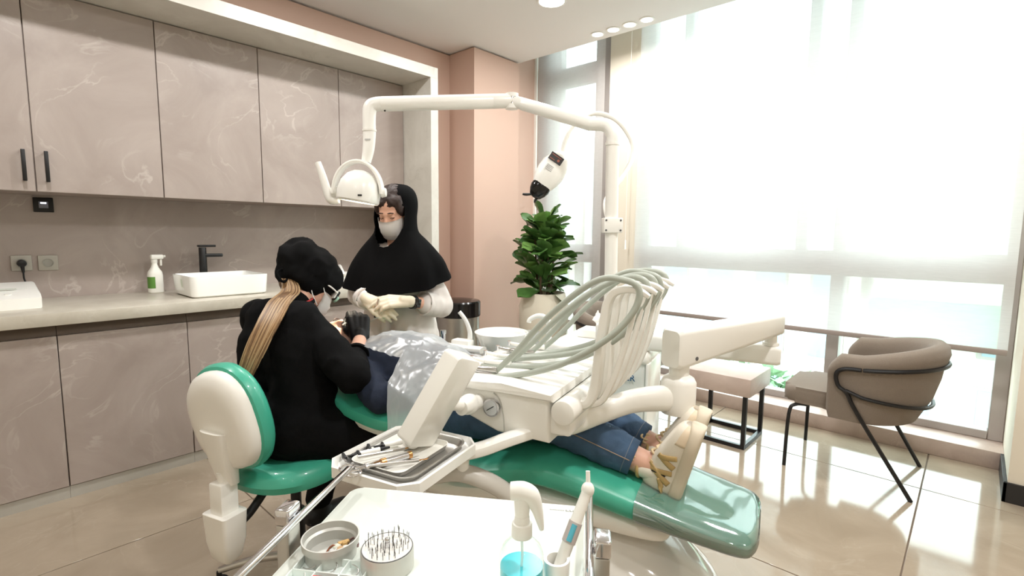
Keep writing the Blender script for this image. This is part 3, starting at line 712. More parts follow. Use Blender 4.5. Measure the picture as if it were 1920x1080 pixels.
# ================================================================== OPERATING LAMP ON ITS POLE
ol = thing('operating_lamp', cw(.535, -.53, .935), 0, 'white operating lamp on a jointed arm over the patient', 'lamp')
P0 = cw(.535, -.53, .93); P1 = cw(.548, -.53, 1.66)
part(ol, 'pole', bmk((cyl, P0, P1, .026, .026, 24)), WHITE2, True)
E1 = cw(.99, -.50, 1.868); PT = cw(.556, -.53, 1.715)
d1 = (E1-PT).normalized()
part(ol, 'pole_elbow', bmk((tube, [P1, P1+Vector((0, 0, .035)), PT+d1*.02+Vector((0, 0, .012)), PT+d1*.09], .0265, 20, 6)), WHITE, True)
part(ol, 'pole_collar', bmk((cyl, P1-Vector((0, 0, .006)), P1+Vector((0, 0, .006)), .0285, None, 24)), WHITE2, True)
part(ol, 'lower_arm', bmk((cyl, PT+d1*.085, E1-d1*.05, .0275, .0265, 24, .004)), WHITE, True)
L2 = cw(1.455, -.150, 1.825); d2 = (L2-E1).normalized()
jt = part(ol, 'elbow_joint', bmk((capsule, E1-d1*.055, E1-d1*.012, .025, .025), (capsule, E1+d2*.012, E1+d2*.085, .030, .031), (cyl, E1+Vector((0, 0, .014)), E1+Vector((0, 0, .030)), .028, None, 24), (cyl, E1-Vector((0, 0, .034)), E1-Vector((0, 0, .016)), .028, None, 24)), WHITE, True)
part(ol, 'hinge_pin', bmk((cyl, E1-Vector((0, 0, .017)), E1+Vector((0, 0, .016)), .0275, None, 24)), CHROME, True, parent=jt)
part(ol, 'upper_arm', bmk((cyl, E1+d2*.08, L2-d2*.03, .031, .030, 24, .005)), WHITE, True)
YT = Vector((1.178, 1.893, 1.585))
part(ol, 'neck', bmk((tube, [L2-d2*.06, L2-d2*.018, L2+d2*.010-Vector((0, 0, .012)), Vector((1.201, 1.900, 1.77)), Vector((1.197, 1.894, 1.70)), Vector((1.189, 1.890, 1.64)), YT], [.028, .029, .029, .027, .026, .024, .019], 20, 6)), WHITE, True)
part(ol, 'neck_print', bmk((box, (-.011, -.0275, -.003), (.013, -.0255, .003), .0004, 1, basis(Vector((1.194, 1.892, 1.675)), Vector((.674, -.739, 0)), Vector((.739, .674, 0)), Vector((0, 0, 1))))), mat('grey_print', (190, 190, 190), .5), True)
part(ol, 'neck_ring', bmk((cyl, Vector((1.1975, 1.8945, 1.712)), Vector((1.1975, 1.8945, 1.720)), .0285, None, 24)), WHITE2, True)
part(ol, 'screw', bmk((cyl, L2-d2*.05-Vector((0, 0, .030))-CAM_FWD*.01, L2-d2*.05-Vector((0, 0, .031))-CAM_FWD*.012, .004)), BLACKP, True)
LC = Vector((1.150, 1.905, 1.462)); LU = Vector((.674, -.739, .0)).normalized(); LV = Vector((.739, .674, 0)).normalized(); LZ = Vector((0, 0, 1))
LAIM = (Vector((1.085, 1.955, .92))-LC).normalized()
rg = []
for i in range(25):
    a = pi*(-.02+1.04*i/24); c = LC+LU*(.098*cos(a)-.004)+LZ*(.125*sin(a)); nrm = (LU*cos(a)/.098+LZ*sin(a)/.125).normalized()
    rg.append(ring(c, LV, nrm, .026, .008, 12, 3.5))
bm = bmesh.new(); loft(bm, rg); part(ol, 'yoke', bm, WHITE, True)
hx, hy, hz = LU, LAIM.cross(LU).normalized(), -LAIM
hx = hy.cross(hz).normalized()
HM = basis(LC, hx, hy, hz)
bm = bmesh.new(); loft(bm, [ring((0, 0, z), (1, 0, 0), (0, 1, 0), a, a*1.15, 32, 2.3) for z, a in ((-.035, .070), (-.042, .077), (-.034, .083), (.0, .084), (.04, .075), (.070, .055), (.086, .030), (.091, .006))]); bmesh.ops.transform(bm, matrix=HM, verts=bm.verts)
hd = part(ol, 'lamp_head', bm, WHITE, True)
bm = bmesh.new(); loft(bm, [ring((0, 0, z), (1, 0, 0), (0, 1, 0), a, a*1.15, 32, 2.3) for z, a in ((-.0395, .066), (-.0375, .066))]); bmesh.ops.transform(bm, matrix=HM, verts=bm.verts)
part(ol, 'reflector', bm, emit('operating_light', (255, 240, 215), 4), True, parent=hd)
part(ol, 'side_knob', bmk((cyl, LC+LU*.092, LC+LU*.112, .022, .018, 20, .003), (cyl, LC-LU*.112, LC-LU*.088, .022, .024, 20, .003)), WHITE, True)
part(ol, 'brand_mark', bmk((box, (-.008, -.002, -.003), (.008, .002, .003), 0, 1, basis(LC-LV*.093+LU*.03-LZ*.018, LU, LV, LZ))), BLACKP, True, parent=hd)
K0 = LC-LU*.105-LZ*.022
part(ol, 'handle', bmk((tube, [K0+LU*.02-LZ*.01, K0-LU*.008-LZ*.012, K0-LU*.022+LZ*.012, K0-LU*.045+LZ*.09, K0-LU*.062+LZ*.142], [.014, .018, .018, .015, .0125], 14, 6)), WHITE, True)
sp = bpy.data.lights.new('operating_beam', 'SPOT'); sp.energy = LAMP_W; sp.spot_size = rad(24); sp.spot_blend = .5; sp.color = (1, .86, .66); sp.shadow_soft_size = .05
so = bpy.data.objects.new('operating_beam', sp); COL.objects.link(so); so.parent = ol
sa = (Vector((1.03, 1.85, .92))-(LC+LAIM*.05)).normalized(); sy = sa.cross(hx).normalized(); so.matrix_local = RM[ol.name].inverted() @ basis(LC+LAIM*.05, sy.cross(-sa).normalized(), sy, -sa)
# pole bracket and whitening lamp
wl = thing('whitening_lamp', cw(.541, -.53, 1.30), 0, 'white tooth whitening lamp with black tip on a gooseneck beside the pole', 'lamp')
PB = cw(.541, -.53, 1.335)
BMx = basis(PB, LU, LV, LZ)
part(wl, 'bracket', bmk((box, (-.038, -.034, -.03), (.038, .034, .03), .004, 2, BMx)), WHITE, True)
part(wl, 'bracket_screw', bmk(*[(cyl, BMx @ Vector((sx*.029, -.036, sz*.02)), BMx @ Vector((sx*.029, -.034, sz*.02)), .004, None, 10) for sx in (-1, 1) for sz in (-1, 1)]), mat('screw_grey', (90, 90, 92), .4), True)
GN = [PB+LV*.03, cw(.60, -.63, 1.44), cw(.555, -.74, 1.56), cw(.535, -.82, 1.68), cw(.60, -.80, 1.80), cw(.70, -.765, 1.842), cw(.78, -.71, 1.79), cw(.815, -.688, 1.71), cw(.822, -.68, 1.64)]
part(wl, 'gooseneck', bmk((tube, GN, .0105, 10, 8)), WHITE, True)
W0 = cw(.822, -.68, 1.655); W1 = cw(.905, -.615, 1.50); wd = (W1-W0).normalized(); wx = wd.cross(LV).normalized(); wy = wd.cross(wx)
bm = bmesh.new(); loft(bm, [ring(W0+wd*k, wx, wy, a, a*.8, 24, 2.2) for k, a in ((-.012, .008), (-.002, .026), (.02, .047), (.06, .062), (.10, .064), (.135, .058), (.16, .05), (.172, .044))])
part(wl, 'body', bm, WHITE, True)
SMX = basis(W0+wd*.055-wy*.047 if wy.dot(LV) > 0 else W0+wd*.055+wy*.047, LU, LZ, -LV)
WN = -LV
wyv = wy if wy.dot(LV) < 0 else -wy
px_ = wx if wx.dot(LU) > 0 else -wx
PMX = basis(W0+wd*.045-px_*.012+wyv*.0495, px_, -wd, wyv)
part(wl, 'screen', bmk((box, (-.034, -.018, -.003), (.03, .018, .0025), .001, 1, PMX)), mat('dark_screen', (40, 34, 34), .2), True)
part(wl, 'screen_icon', bmk((cyl, PMX @ Vector((.012, -.004, .0025)), PMX @ Vector((.012, -.004, .0032)), .006), (box, (-.028, .008, .0022), (.02, .011, .0030), 0, 1, PMX), (box, (-.028, -.012, .0022), (-.004, -.009, .0030), 0, 1, PMX)), mat('icon_red', (186, 110, 92), .4), True)
PM2 = basis(W0+wd*.10-px_*.012+wyv*.0500, px_, -wd, wyv)
part(wl, 'print', bmk(*[(box, (-.022, k*.007, -.001), (.012, k*.007+.003, .0022), 0, 1, PM2) for k in range(-1, 3)]), mat('grey_print', (190, 190, 190), .5), True)
bm = bmesh.new(); loft(bm, [ring(W0+wd*k, wx, wy, a, a*.8, 20, 2.4) for k, a in ((.165, .044), (.185, .046), (.205, .040), (.225, .028), (.232, .018))])
tp = part(wl, 'tip', bm, mat('glossy_black', (18, 17, 17), .15), True)
WE = W0+wd*.222
part(wl, 'tip_guard', bmk((tube, [WE-px_*.01, WE-px_*.035+wd*.02, WE-px_*.05+wd*.028], [.012, .016, .012], 10, 4, .4), (tube, [WE+px_*.012, WE+px_*.015+wd*.03], [.008, .004], 8, 0)), BLACKP, True, parent=tp)

# ================================================================== DELIVERY UNIT (handpieces, arms, tray)
du = thing('delivery_unit', CH, CHR, 'white dental delivery unit with hoses on a jointed arm above the patient', 'dental unit')
Jp = Vector((-.062, -.53, 0)); Kp = Vector((.185, -.085, 0)); Pp = Vector((.535, -.53, 0))
def beam(bm, a, b, z0a, z1a, z0b, z1b, wa, wb, bev=.012):
    a = V(a); b = V(b); d = (b-a).normalized(); n_ = Vector((-d.y, d.x, 0)); rg = []
    L_ = (b-a).length
    for k, sh in ((0, .8), (.012, 1), (L_-.012, 1), (L_, .8)):
        u = k/L_; z0 = z0a+(z0b-z0a)*u; z1 = z1a+(z1b-z1a)*u; w_ = (wa+(wb-wa)*u)*sh; zc = (z0+z1)/2; hh = (z1-z0)/2*(1 if sh == 1 else .9)
        rg.append([a+d*k+n_*x+Vector((0, 0, zc+y)) for x, y in rounded_rect(2*w_, 2*hh, .016, 4)])
    loft(bm, rg)
part(du, 'base_link', B_(beam, Pp, Jp+Vector((-.035, 0, 0)), .838, .905, .835, .905, .034, .034), WHITE2)
part(du, 'link_joint', bmk((cyl, Jp+Vector((0, 0, .90)), Jp+Vector((0, 0, .955)), .022, .019, 24), (cyl, Jp+Vector((0, 0, .905)), Jp+Vector((0, 0, .915)), .028, None, 24)), WHITE2)
dj = (Jp-Kp).normalized()
up_l = part(du, 'upper_link', B_(beam, Kp-dj*.045, Jp+dj*.035, .895, 1.018, .945, 1.02, .040, .034), WHITE2)
scp = Kp+dj*.035+Vector((.86, .48, 0)).normalized()*0
nn = Vector((-dj.y, dj.x, 0)); nn = nn if (cw(*(Kp+nn))-cw(*Kp)).dot(CAM_FWD) < 0 else -nn
part(du, 'screw', bmk((cyl, Kp+dj*.03+nn*.0385+Vector((0, 0, .925)), Kp+dj*.03+nn*.0415+Vector((0, 0, .925)), .006)), mat('screw_grey', (90, 90, 92), .4), parent=up_l)
bm = bmesh.new(); lathe(bm, [(.030, .905), (.030, .872), (.046, .862), (.053, .848), (.053, .765), (.050, .752), (.03, .745)], 32, Matrix.Translation(Kp)); part(du, 'arm_post', bm, WHITE2)
rg = []
AP = smooth_path([Kp+Vector((.0, 0, .796)), Kp+Vector((.055, .06, .803)), Kp+Vector((.12, .12, .800)), Kp+Vector((.19, .20, .780)), Kp+Vector((.25, .28, .765)), Kp+Vector((.30, .33, .770))], 6)
bm = bmesh.new(); tube(bm, AP, [.040, .038, .034, .033, .034, .03], 18, 0, .8, False, 2.6, (0, 0, 1)); part(du, 'curved_arm', bm, WHITE2)
bm = bmesh.new()
def st_prism(bm, poly, t0, t1, bev=.01): prism(bm, poly, t1-t0, Matrix(((1, 0, 0, 0), (0, 0, 1, t0), (0, 1, 0, 0), (0, 0, 0, 1))), bev, 3)
st_prism(bm, [(.445, .748), (.60, .752), (.70, .785), (.745, .825), (.745, .868), (.445, .868)], -.10, .325); part(du, 'body', bm, WHITE)
bm = bmesh.new(); st_prism(bm, [(.428, .866), (.58, .872), (.76, .862), (.775, .872), (.765, .886), (.58, .897), (.428, .89)], -.115, .34, .006); part(du, 'top_panel', bm, WHITE)
part(du, 'roll_grip', bmk((cyl, (.405, -.11, .84), (.405, .33, .84), .033, None, 24, .004), (box, (.39, -.09, .77), (.45, .31, .83), .008)), WHITE)
GC = Vector((.612, .326, .822))
gz = part(du, 'gauge', bmk((cyl, GC, GC+Vector((0, .012, 0)), .025, None, 32)), CHROME, label='round pressure gauge with chrome rim')
part(du, 'dial', bmk((cyl, GC+Vector((0, .011, 0)), GC+Vector((0, .0135, 0)), .0205, None, 32)), mat('dial_face', (196, 200, 202), .3), parent=gz)
part(du, 'needle', bmk((box, (-.012, 0, -.001), (.014, .0012, .001), 0, 1, Matrix.Translation(GC+Vector((0, .0135, 0))) @ Matrix.Rotation(.6, 4, 'Y'))), BLACKP, parent=gz)
part(du, 'front_seam', bmk((tube, [(.575, .3262, .745), (.578, .3262, .80), (.590, .3262, .845), (.610, .3262, .862)], .0016, 6, 5)), mat('seam_light', (190, 190, 184), .5))
# whip arms: five curved white fins, each with one hose looping over it
HOSE = mat('grey_green_hose', (172, 178, 168), .4)
TS = [.25, .165, .08, -.005, -.09]
for k, tt in enumerate(TS):
    bm = bmesh.new()
    pts = [(.415, .845), (.365, .852), (.345, .89), (.338, .95), (.332, 1.02), (.322, 1.09), (.316, 1.125), (.300, 1.152), (.268, 1.162), (.235, 1.158), (.212, 1.146)]
    rr = [.020, .021, .021, .020, .019, .018, .017, .016, .014, .012, .008]
    tube(bm, [(a, tt, b) for a, b in pts], rr, 12, 5, .62, False, 3, (0, 1, 0)) if False else tube(bm, [(a, tt-(.845-b)*.0, b) for a, b in pts], rr, 12, 5, .7, False, 3)
    tube(bm, [(.395, tt, .848), (.33, tt, .86), (.295, tt, .93), (.268, tt, 1.02), (.250, tt, 1.10), (.238, tt, 1.155)], [.012, .013, .012, .010, .009, .008], 10, 5, .7, False, 3)
    part(du, 'whip_arm', bm, WHITE2)
    e = .006*(k % 2)
    hp = [(.735+e, tt+.01, .884), (.66, tt+.012, .893), (.55, tt+.014, .915), (.45, tt+.016, .945), (.37, tt+.018, .985), (.305, tt+.014, 1.03), (.262, tt+.006, 1.085), (.236, tt, 1.135), (.240, tt, 1.172), (.275, tt, 1.186), (.335, tt-.004, 1.178), (.41, tt-.006, 1.135), (.50, tt-.008, 1.06), (.57, tt-.008, .985), (.625, tt-.006, .93), (.655, tt, .903)]
    hp = [(a, b+.012*sin(k*2.1+a*5), c+.010*sin(k*1.7+a*7) if .3 < a < .7 else c) for a, b, c in hp]
    part(du, 'hose', bmk((tube, hp, .0085, 10, 6)), HOSE)
    h_ = part(du, 'handpiece', bmk((cyl, (.64, tt, .903), (.73, tt+.002, .901), .009, .0075, 14, .002), (cyl, (.73, tt+.002, .901), (.775, tt+.002, .906), .0075, .005, 14)), STEEL if k in (0, 3) else WHITE)
    part(du, 'handpiece_head', bmk((cyl, (.778, tt+.002, .897), (.778, tt+.002, .913), .0065)), CHROME, parent=h_)
part(du, 'holder_rail', bmk((box, (.775, -.11, .855), (.81, .325, .885), .008)), WHITE)
# flat film viewer on a ball joint beside the tray
VC0 = Vector((.71, .525, .80)); VC1 = Vector((.632, .465, .972)); vz = (VC1-VC0).normalized()
vthick = cw(*VC0)-cw(*VC0); nv = CM.to_3x3().inverted() @ Vector((.30, -.95, .1)); nv = (nv-vz*nv.dot(vz)).normalized(); vx = nv.cross(vz).normalized()
VM = basis((VC0+VC1)/2, vx, nv, vz)
bm = bmesh.new(); prism(bm, rounded_rect(.105, .25, .012, 4), .050, VM @ Matrix(((1, 0, 0, 0), (0, 0, 1, -.025), (0, 1, 0, .0), (0, 0, 0, 1))), .003)
part(du, 'film_viewer', bm, WHITE)
part(du, 'viewer_handle', bmk((cyl, VM @ Vector((.0, -.005, -.125)), VM @ Vector((-.03, -.035, -.15)), .021, .017, 20, .003)), WHITE)
part(du, 'ball_joint', bmk((ell, (.662, .372, .835), (.028, .036, .028)), (cyl, (.655, .30, .83), (.655, .42, .84), .02)), WHITE)
part(du, 'viewer_arm', bmk((tube, [(.655, .39, .84), (.665, .44, .855), (.67, .475, .87)], .017, 12, 4)), WHITE)
# tray holder: white tray with clipped corners and raised rim, arm back to the unit
def oct_(s0, s1, t0, t1, c, z): return [Vector(p+(z,)) for p in ((s0+c, t0), (s1-c, t0), (s1, t0+c), (s1, t1-c), (s1-c, t1), (s0+c, t1), (s0, t1-c), (s0, t0+c))]
bm = bmesh.new(); loft(bm, [oct_(.605, .85, .415, .70, .035, .728), oct_(.597, .858, .407, .708, .035, .735), oct_(.597, .858, .407, .708, .035, .760), oct_(.602, .853, .412, .703, .034, .762), oct_(.608, .847, .418, .697, .033, .748), oct_(.615, .84, .425, .69, .03, .747)])
part(du, 'tray_holder', bm, WHITE, sharp=.4)
part(du, 'tray_arm', bmk((tube, [(.66, .47, .727), (.60, .41, .735), (.55, .36, .752), (.50, .30, .765)], .017, 12, 6, 1.3, False, 3, (0, 0, 1)), (cyl, (.645, .43, .665), (.645, .43, .735), .018, .019, 20, .002)), WHITE)

# steel tray with its white liner and the instruments
tz = .7475
t = thing('instrument_tray', cw(.727, .557, tz), CHR, 'shiny steel tray sitting in the white tray holder', 'tray')
bm = bmesh.new(); rrz = lambda w_, h_, r_, z: [Vector((p[0], p[1], z)) for p in rounded_rect(w_, h_, r_, 5)]
loft(bm, [rrz(.19, .225, .03, 0), rrz(.205, .24, .035, .016), rrz(.215, .25, .038, .017), rrz(.215, .25, .038, .0155), rrz(.203, .238, .034, .0145), rrz(.188, .223, .029, .0015)])
part(t, 'tray', bm, mat('tray_steel', (214, 212, 208), .26, metal=.9))
t2 = thing('tray_liner', cw(.735, .565, tz+.002), CHR, 'white plastic liner inside the steel tray', 'tray')
bm = bmesh.new(); loft(bm, [rrz(.145, .19, .02, 0), rrz(.158, .203, .022, .014), rrz(.153, .198, .02, .014), rrz(.14, .185, .018, .003)])
part(t2, 'liner', bm, mat('liner_white', (232, 230, 222), .35))
IZ = tz+.002+.004
def instr(name, s, t_, ang, label, builder, cat='instrument'):
    o = thing(name, cw(s, t_, IZ), CHR+ang, label, cat, 'instruments on the tray'); builder(o); return o
GOLD = mat('brass', (200, 150, 96), .25, metal=1)
def scissors(o):
    part(o, 'shank', bmk((tube, [(-.05, .004, .01), (0, 0, .008), (.055, -.005, .006)], [.003, .003, .0012], 8)), CHROME); part(o, 'shank', bmk((tube, [(-.05, -.008, .010), (0, 0, .011), (.055, .005, .006)], [.003, .003, .0012], 8)), CHROME)
    for y, c in ((.016, CHROME), (-.02, CHROME)):
        part(o, 'finger_ring', bmk((tube, [(-.066+.016*cos(a), y+.013*sin(a), .012) for a in [2*pi*k/18 for k in range(18)]], .0026, 8, 0, 1, True)), c)
instr('needle_holder', .745, .645, -1.9, 'ring handled steel needle holder at the near end of the tray', scissors)
def cartridge(o):
    part(o, 'barrel', bmk((cyl, (-.035, 0, .010), (.03, 0, .010), .0075)), CHROME)
    part(o, 'collar', bmk((cyl, (-.042, 0, .010), (-.03, 0, .010), .010), (cyl, (.028, 0, .010), (.036, 0, .010), .009)), GOLD, label='brass collar')
    part(o, 'plunger', bmk((cyl, (-.075, 0, .010), (-.04, 0, .010), .003), (cyl, (-.08, 0, .010), (-.074, 0, .010), .009), (cyl, (.034, 0, .010), (.06, 0, .010), .0022)), CHROME)
instr('cartridge_syringe', .715, .605, -2.0, 'steel and brass cartridge syringe on the tray', cartridge, 'syringe')
def pencil(o):
    part(o, 'shaft', bmk((cyl, (-.06, 0, .013), (.055, 0, .010), .004)), STEEL); part(o, 'point', bmk((tube, [(.055, 0, .010), (.075, .002, .010), (.08, .006, .012)], [.002, .0012, .0006], 8)), GOLD)
instr('dental_probe', .765, .60, -2.15, 'slim steel probe lying beside the brass syringe', pencil)
instr('dental_probe', .70, .63, -2.3, 'slim steel probe at the near corner of the tray', pencil)
def applic(o):
    part(o, 'barrel', bmk((cyl, (-.03, 0, .008), (.02, 0, .008), .006)), WHITE); part(o, 'plunger', bmk((cyl, (-.065, 0, .008), (-.03, 0, .008), .003), (box, (-.07, -.015, .002), (-.063, .015, .014), .002), (box, (-.036, -.012, .002), (-.029, .012, .014), .002), (cyl, (.02, 0, .008), (.045, 0, .008), .0055, .003)), BLACKP)
instr('composite_syringe', .80, .60, -2.1, 'small syringe with black plunger at the far side of the tray', applic, 'syringe')
instr('composite_syringe', .78, .535, -2.2, 'small black tipped syringe behind the film viewer handle', applic, 'syringe')
def packet(o): part(o, 'sleeve', bmk((box, (-.045, -.014, 0), (.045, .014, .006), .002), (box, (-.03, -.02, .005), (.05, .006, .011), .002, 2, Matrix.Rotation(.2, 4, 'Z'))), mat('paper_white', (236, 234, 228), .8))
instr('paper_sleeve', .745, .50, -1.8, 'white paper sleeve at the far end of the tray', packet, 'paper')

# ================================================================== STOOL
ST = (.775, 1.755, 0); STR = math.atan2(.31, .95)
stl = thing('clinician_stool', ST, STR, 'green vinyl stool with white shell back under the person in black', 'stool')
part(stl, 'seat', bmk((loft, [ring((0, 0, z), (1, 0, 0), (0, 1, 0), a, a*.95, 36, 2.3) for z, a in ((.445, .12), (.447, .175), (.46, .205), (.485, .215), (.51, .208), (.528, .185), (.535, .14))])), GREEN)
BCX = Vector((-.245, .0, .72)); tilt = -.10
bx = Vector((-sin(.12)*0+1, 0, .12)).normalized(); bz = Vector((-.12, 0, 1)).normalized(); by = Vector((0, 1, 0))
roll = .22; by2 = by*cos(roll)-bz*sin(roll); bz2 = bz*cos(roll)+by*sin(roll)
def oval(cx, k, e=2.3, a=.150, b=.172, n=40): return ring(BCX+bx*cx, by2, bz2, a*k, b*k, n, e)
part(stl, 'back_cushion', bmk((loft, [oval(-.012, .90), oval(-.004, .985), oval(.012, 1.02), oval(.032, 1.0), oval(.044, .93), oval(.050, .80), oval(.045, .4)])), GREEN)
part(stl, 'back_shell', bmk((loft, [oval(-.055, .45, 2.4), oval(-.052, .66, 2.4), oval(-.043, .82, 2.4), oval(-.028, .905, 2.4), oval(-.008, .93, 2.4), oval(.0, .90, 2.4)]), (loft, [ring(BCX+bx*(-.045)-bz*(.02), by, Vector((1, 0, 0)), .055, .03, 20, 3), ring(BCX+bx*(-.04)-bz*.12, by, Vector((1, 0, 0)), .045, .03, 20, 3), ring(BCX+bx*(-.035)-bz*.20, by, Vector((1, 0, 0)), .035, .02, 20, 3)])), WHITE2)
part(stl, 'back_stem', bmk((box, (-.305, -.028, .40), (-.245, .028, .53), .006), (cyl, (-.275, 0, .52), (-.28, 0, .56), .014)), WHITE2)
bm = bmesh.new(); loft(bm, [[Vector((-.275+p[0], p[1], z)) for p in rounded_rect(w_, h_, .012, 4)] for z, w_, h_ in ((.265, .03, .045), (.285, .06, .075), (.34, .078, .095), (.43, .085, .105), (.432, .082, .10))])
part(stl, 'stem_cover', bm, WHITE2)
part(stl, 'mechanism', bmk((box, (-.12, -.06, .425), (.1, .06, .45), .006), (tube, [(-.25, 0, .36), (-.19, 0, .38), (-.12, 0, .435)], .014, 10, 4), (tube, [(.0, -.05, .435), (.05, -.13, .42), (.10, -.2, .405)], .007, 8, 4), (ell, (.115, -.22, .40), (.03, .022, .012))), BLACKP)
part(stl, 'gas_column', bmk((cyl, (0, 0, .1), (0, 0, .30), .028), (cyl, (0, 0, .28), (0, 0, .43), .018)), BLACKP)
for k in range(5):
    a = 2*pi*k/5+2.15; d = Vector((cos(a), sin(a), 0))
    part(stl, 'base_leg', bmk((tube, [d*.02+Vector((0, 0, .125)), d*.15+Vector((0, 0, .115)), d*.27+Vector((0, 0, .085))], [.018, .014, .012], 10, 4)), STEEL)
    c = d*.272; n_ = Vector((-d.y, d.x, 0))
    cs = part(stl, 'caster', bmk((cyl, c+n_*.012+Vector((0, 0, .028)), c+n_*.024+Vector((0, 0, .028)), .028, None, 20, .003), (cyl, c-n_*.024+Vector((0, 0, .028)), c-n_*.012+Vector((0, 0, .028)), .028, None, 20, .003), (cyl, c+Vector((0, 0, .03)), c+Vector((0, 0, .08)), .009)), BLACKP)

# ================================================================== CART IN THE FOREGROUND
# cart frame: x along the back edge to the right, y away from the camera
CT = (.6265, .6835, 0); CTR = math.atan2(-.832, .556)
ct = thing('instrument_cart', CT, CTR, 'chrome instrument cart with frosted glass top in the foreground', 'cart')
TZ = .80; hw = .225; dep = .42
bm = bmesh.new(); prism(bm, rounded_rect(2*hw, dep, .02, 5, 0, -dep/2), .008, Matrix.Translation((0, 0, TZ-.008)), .002); part(ct, 'glass_top', bm, mat('frosted_white_glass', (238, 244, 236), .08, coat=.3))
bm = bmesh.new(); prism(bm, rounded_rect(2*hw-.02, dep-.02, .02, 5, 0, -dep/2), .02, Matrix.Translation((0, 0, TZ-.029)), .002); part(ct, 'top_frame', bm, mat('cart_white', (228, 230, 226), .35))
bm = bmesh.new(); prism(bm, rounded_rect(2*hw-.02, dep-.02, .02, 5, 0, -dep/2), .02, Matrix.Translation((0, 0, .28)), .002); part(ct, 'shelf', bm, mat('cart_white', (228, 230, 226), .35))
for sx in (-1, 1):
    for yy in (-.185, -dep+.03):
        x = sx*(hw+.025)
        pst = part(ct, 'post', bmk((box, (x-.011, yy-.017, .06), (x+.011, yy+.017, .835), .003, 2)), STEEL)
        part(ct, 'post_cap', bmk((box, (x-.0125, yy-.0185, .835), (x+.0125, yy+.0185, .862), .004, 3)), CHROME, parent=pst)
        part(ct, 'caster', bmk((cyl, (x-.012, yy, .03), (x+.012, yy, .03), .03, None, 20, .004), (cyl, (x, yy, .03), (x, yy, .07), .008)), BLACKP)
    x = sx*(hw+.006)
    part(ct, 'side_rail', bmk((cyl, (x, -.012, .842), (x, -dep, .842), .0062, None, 16, .001), *[(cyl, (x, yy, .842), (x+sx*.014, yy, .842), .004) for yy in (-.185, -dep+.03)]), CHROME)
# small print at the far right corner: one heavier word and a line of fine strokes, too small to read
bm = bmesh.new()
for k in range(9): box(bm, (hw-.064+k*.003, -.0205, TZ), (hw-.0622+k*.003, -.0190, TZ+.0003))
for k, (a, b) in enumerate(((0, .006), (.007, .005), (.0125, .002), (.016, .004))):
    box(bm, (hw-.035+a, -.0215, TZ), (hw-.035+a+.0012, -.0165, TZ+.0003)); box(bm, (hw-.035+a, -.0215, TZ), (hw-.035+a+b, -.0205, TZ+.0003))
part(ct, 'print', bm, mat('fine_print', (110, 110, 112), .5))

def cp(x, y, z=TZ):
    p = Matrix.Translation(CT) @ Matrix.Rotation(CTR, 4, 'Z') @ Vector((x, y, z)); return p
# dish, bur block, box of brackets, soap bottle, curing light and its cup
MATTE_AL = mat('matt_aluminium', (196, 196, 190), .45, metal=.35)
t = thing('metal_dish', (.361, .702, TZ), 0, 'round open metal dish holding small parts on the glass cart', 'dish')
part(t, 'dish', bmk((lathe, [(.0, 0), (.035, 0), (.038, .003), (.039, .020), (.042, .022), (.043, .034), (.041, .034), (.0395, .024), (.036, .021), (.035, .006), (0, .004)], 48)), MATTE_AL)
PCS = [('blue_wedge', (46, 50, 92)), ('gold_bracket', (196, 160, 104)), ('clear_bead', (206, 206, 190)), ('bronze_band', (150, 96, 70)), ('silver_bracket', (200, 198, 196)), ('tan_bracket', (184, 150, 110)), ('white_bead', (228, 226, 220)), ('dark_band', (110, 80, 76))]
rnd = random.Random(3)
lbl = {'blue_wedge': 'dark blue wedge in the metal dish', 'gold_bracket': 'gold coloured fragment in the metal dish', 'clear_bead': 'pale clear bead in the metal dish', 'bronze_band': 'bronze coloured band in the metal dish', 'silver_bracket': 'silver fragment in the metal dish', 'tan_bracket': 'tan fragment in the metal dish', 'white_bead': 'white bead in the metal dish', 'dark_band': 'dark reddish band in the metal dish'}
for k, (nm, col) in enumerate(PCS):
    a = k*.9; q = .005+.012*rnd.random()
    c = Vector((.371+q*cos(a)*1.2, .688+q*sin(a), TZ+.0045)) if k else Vector((.345, .688, TZ+.0045))
    mm = mat('bit_'+nm, col, .35, metal=.5 if 'b' in nm and k in (1, 3, 4) else 0)
    if 'bead' in nm: b_ = bmk((ell, c+Vector((0, 0, .008)), (.009, .008, .006)))
    elif 'band' in nm: b_ = bmk((tube, [c+Vector((.009*cos(u), .009*sin(u), .009+.004*sin(2*u))) for u in [2*pi*i/14 for i in range(14)]], .0018, 6, 0, 1, True))
    elif k == 0: b_ = bmk((prism, [(-.014, -.006), (.014, -.009), (.012, .008), (-.004, .009)], .004, Matrix.Translation(c+Vector((0, 0, .001))) @ Matrix.Rotation(.25, 4, 'Y') @ Matrix.Rotation(-.9, 4, 'Z'), .0008))
    else: b_ = bmk((box, (-.011, -.004, -.003), (.011, .004, .004), .001, 1, Matrix.Translation(c+Vector((0, 0, .009))) @ Matrix.Rotation(k*1.3, 4, 'Z') @ Matrix.Rotation(.4, 4, 'Y')), (box, (-.004, -.009, 0), (.004, .009, .004), .001, 1, Matrix.Translation(c+Vector((0, 0, .010))) @ Matrix.Rotation(k*1.3, 4, 'Z')))
    single(nm, b_, mm, c, lbl[nm], 'dental part', 'small parts in the metal dish')
bc = Vector((.406, .617, TZ))
t = thing('bur_block', bc, 0, 'round metal bur block bristling with thin steel burs', 'bur holder')
bl = part(t, 'block', bmk((lathe, [(0, 0), (.037, 0), (.039, .002), (.039, .030), (.038, .0315)], 48)), MATTE_AL)
part(t, 'rim', bmk((lathe, [(.0365, .0312), (.0378, .0312), (.0378, .0325), (.0365, .0325)], 48, None, True)), mat('dark_rim', (90, 90, 90), .4, metal=.6), parent=bl)
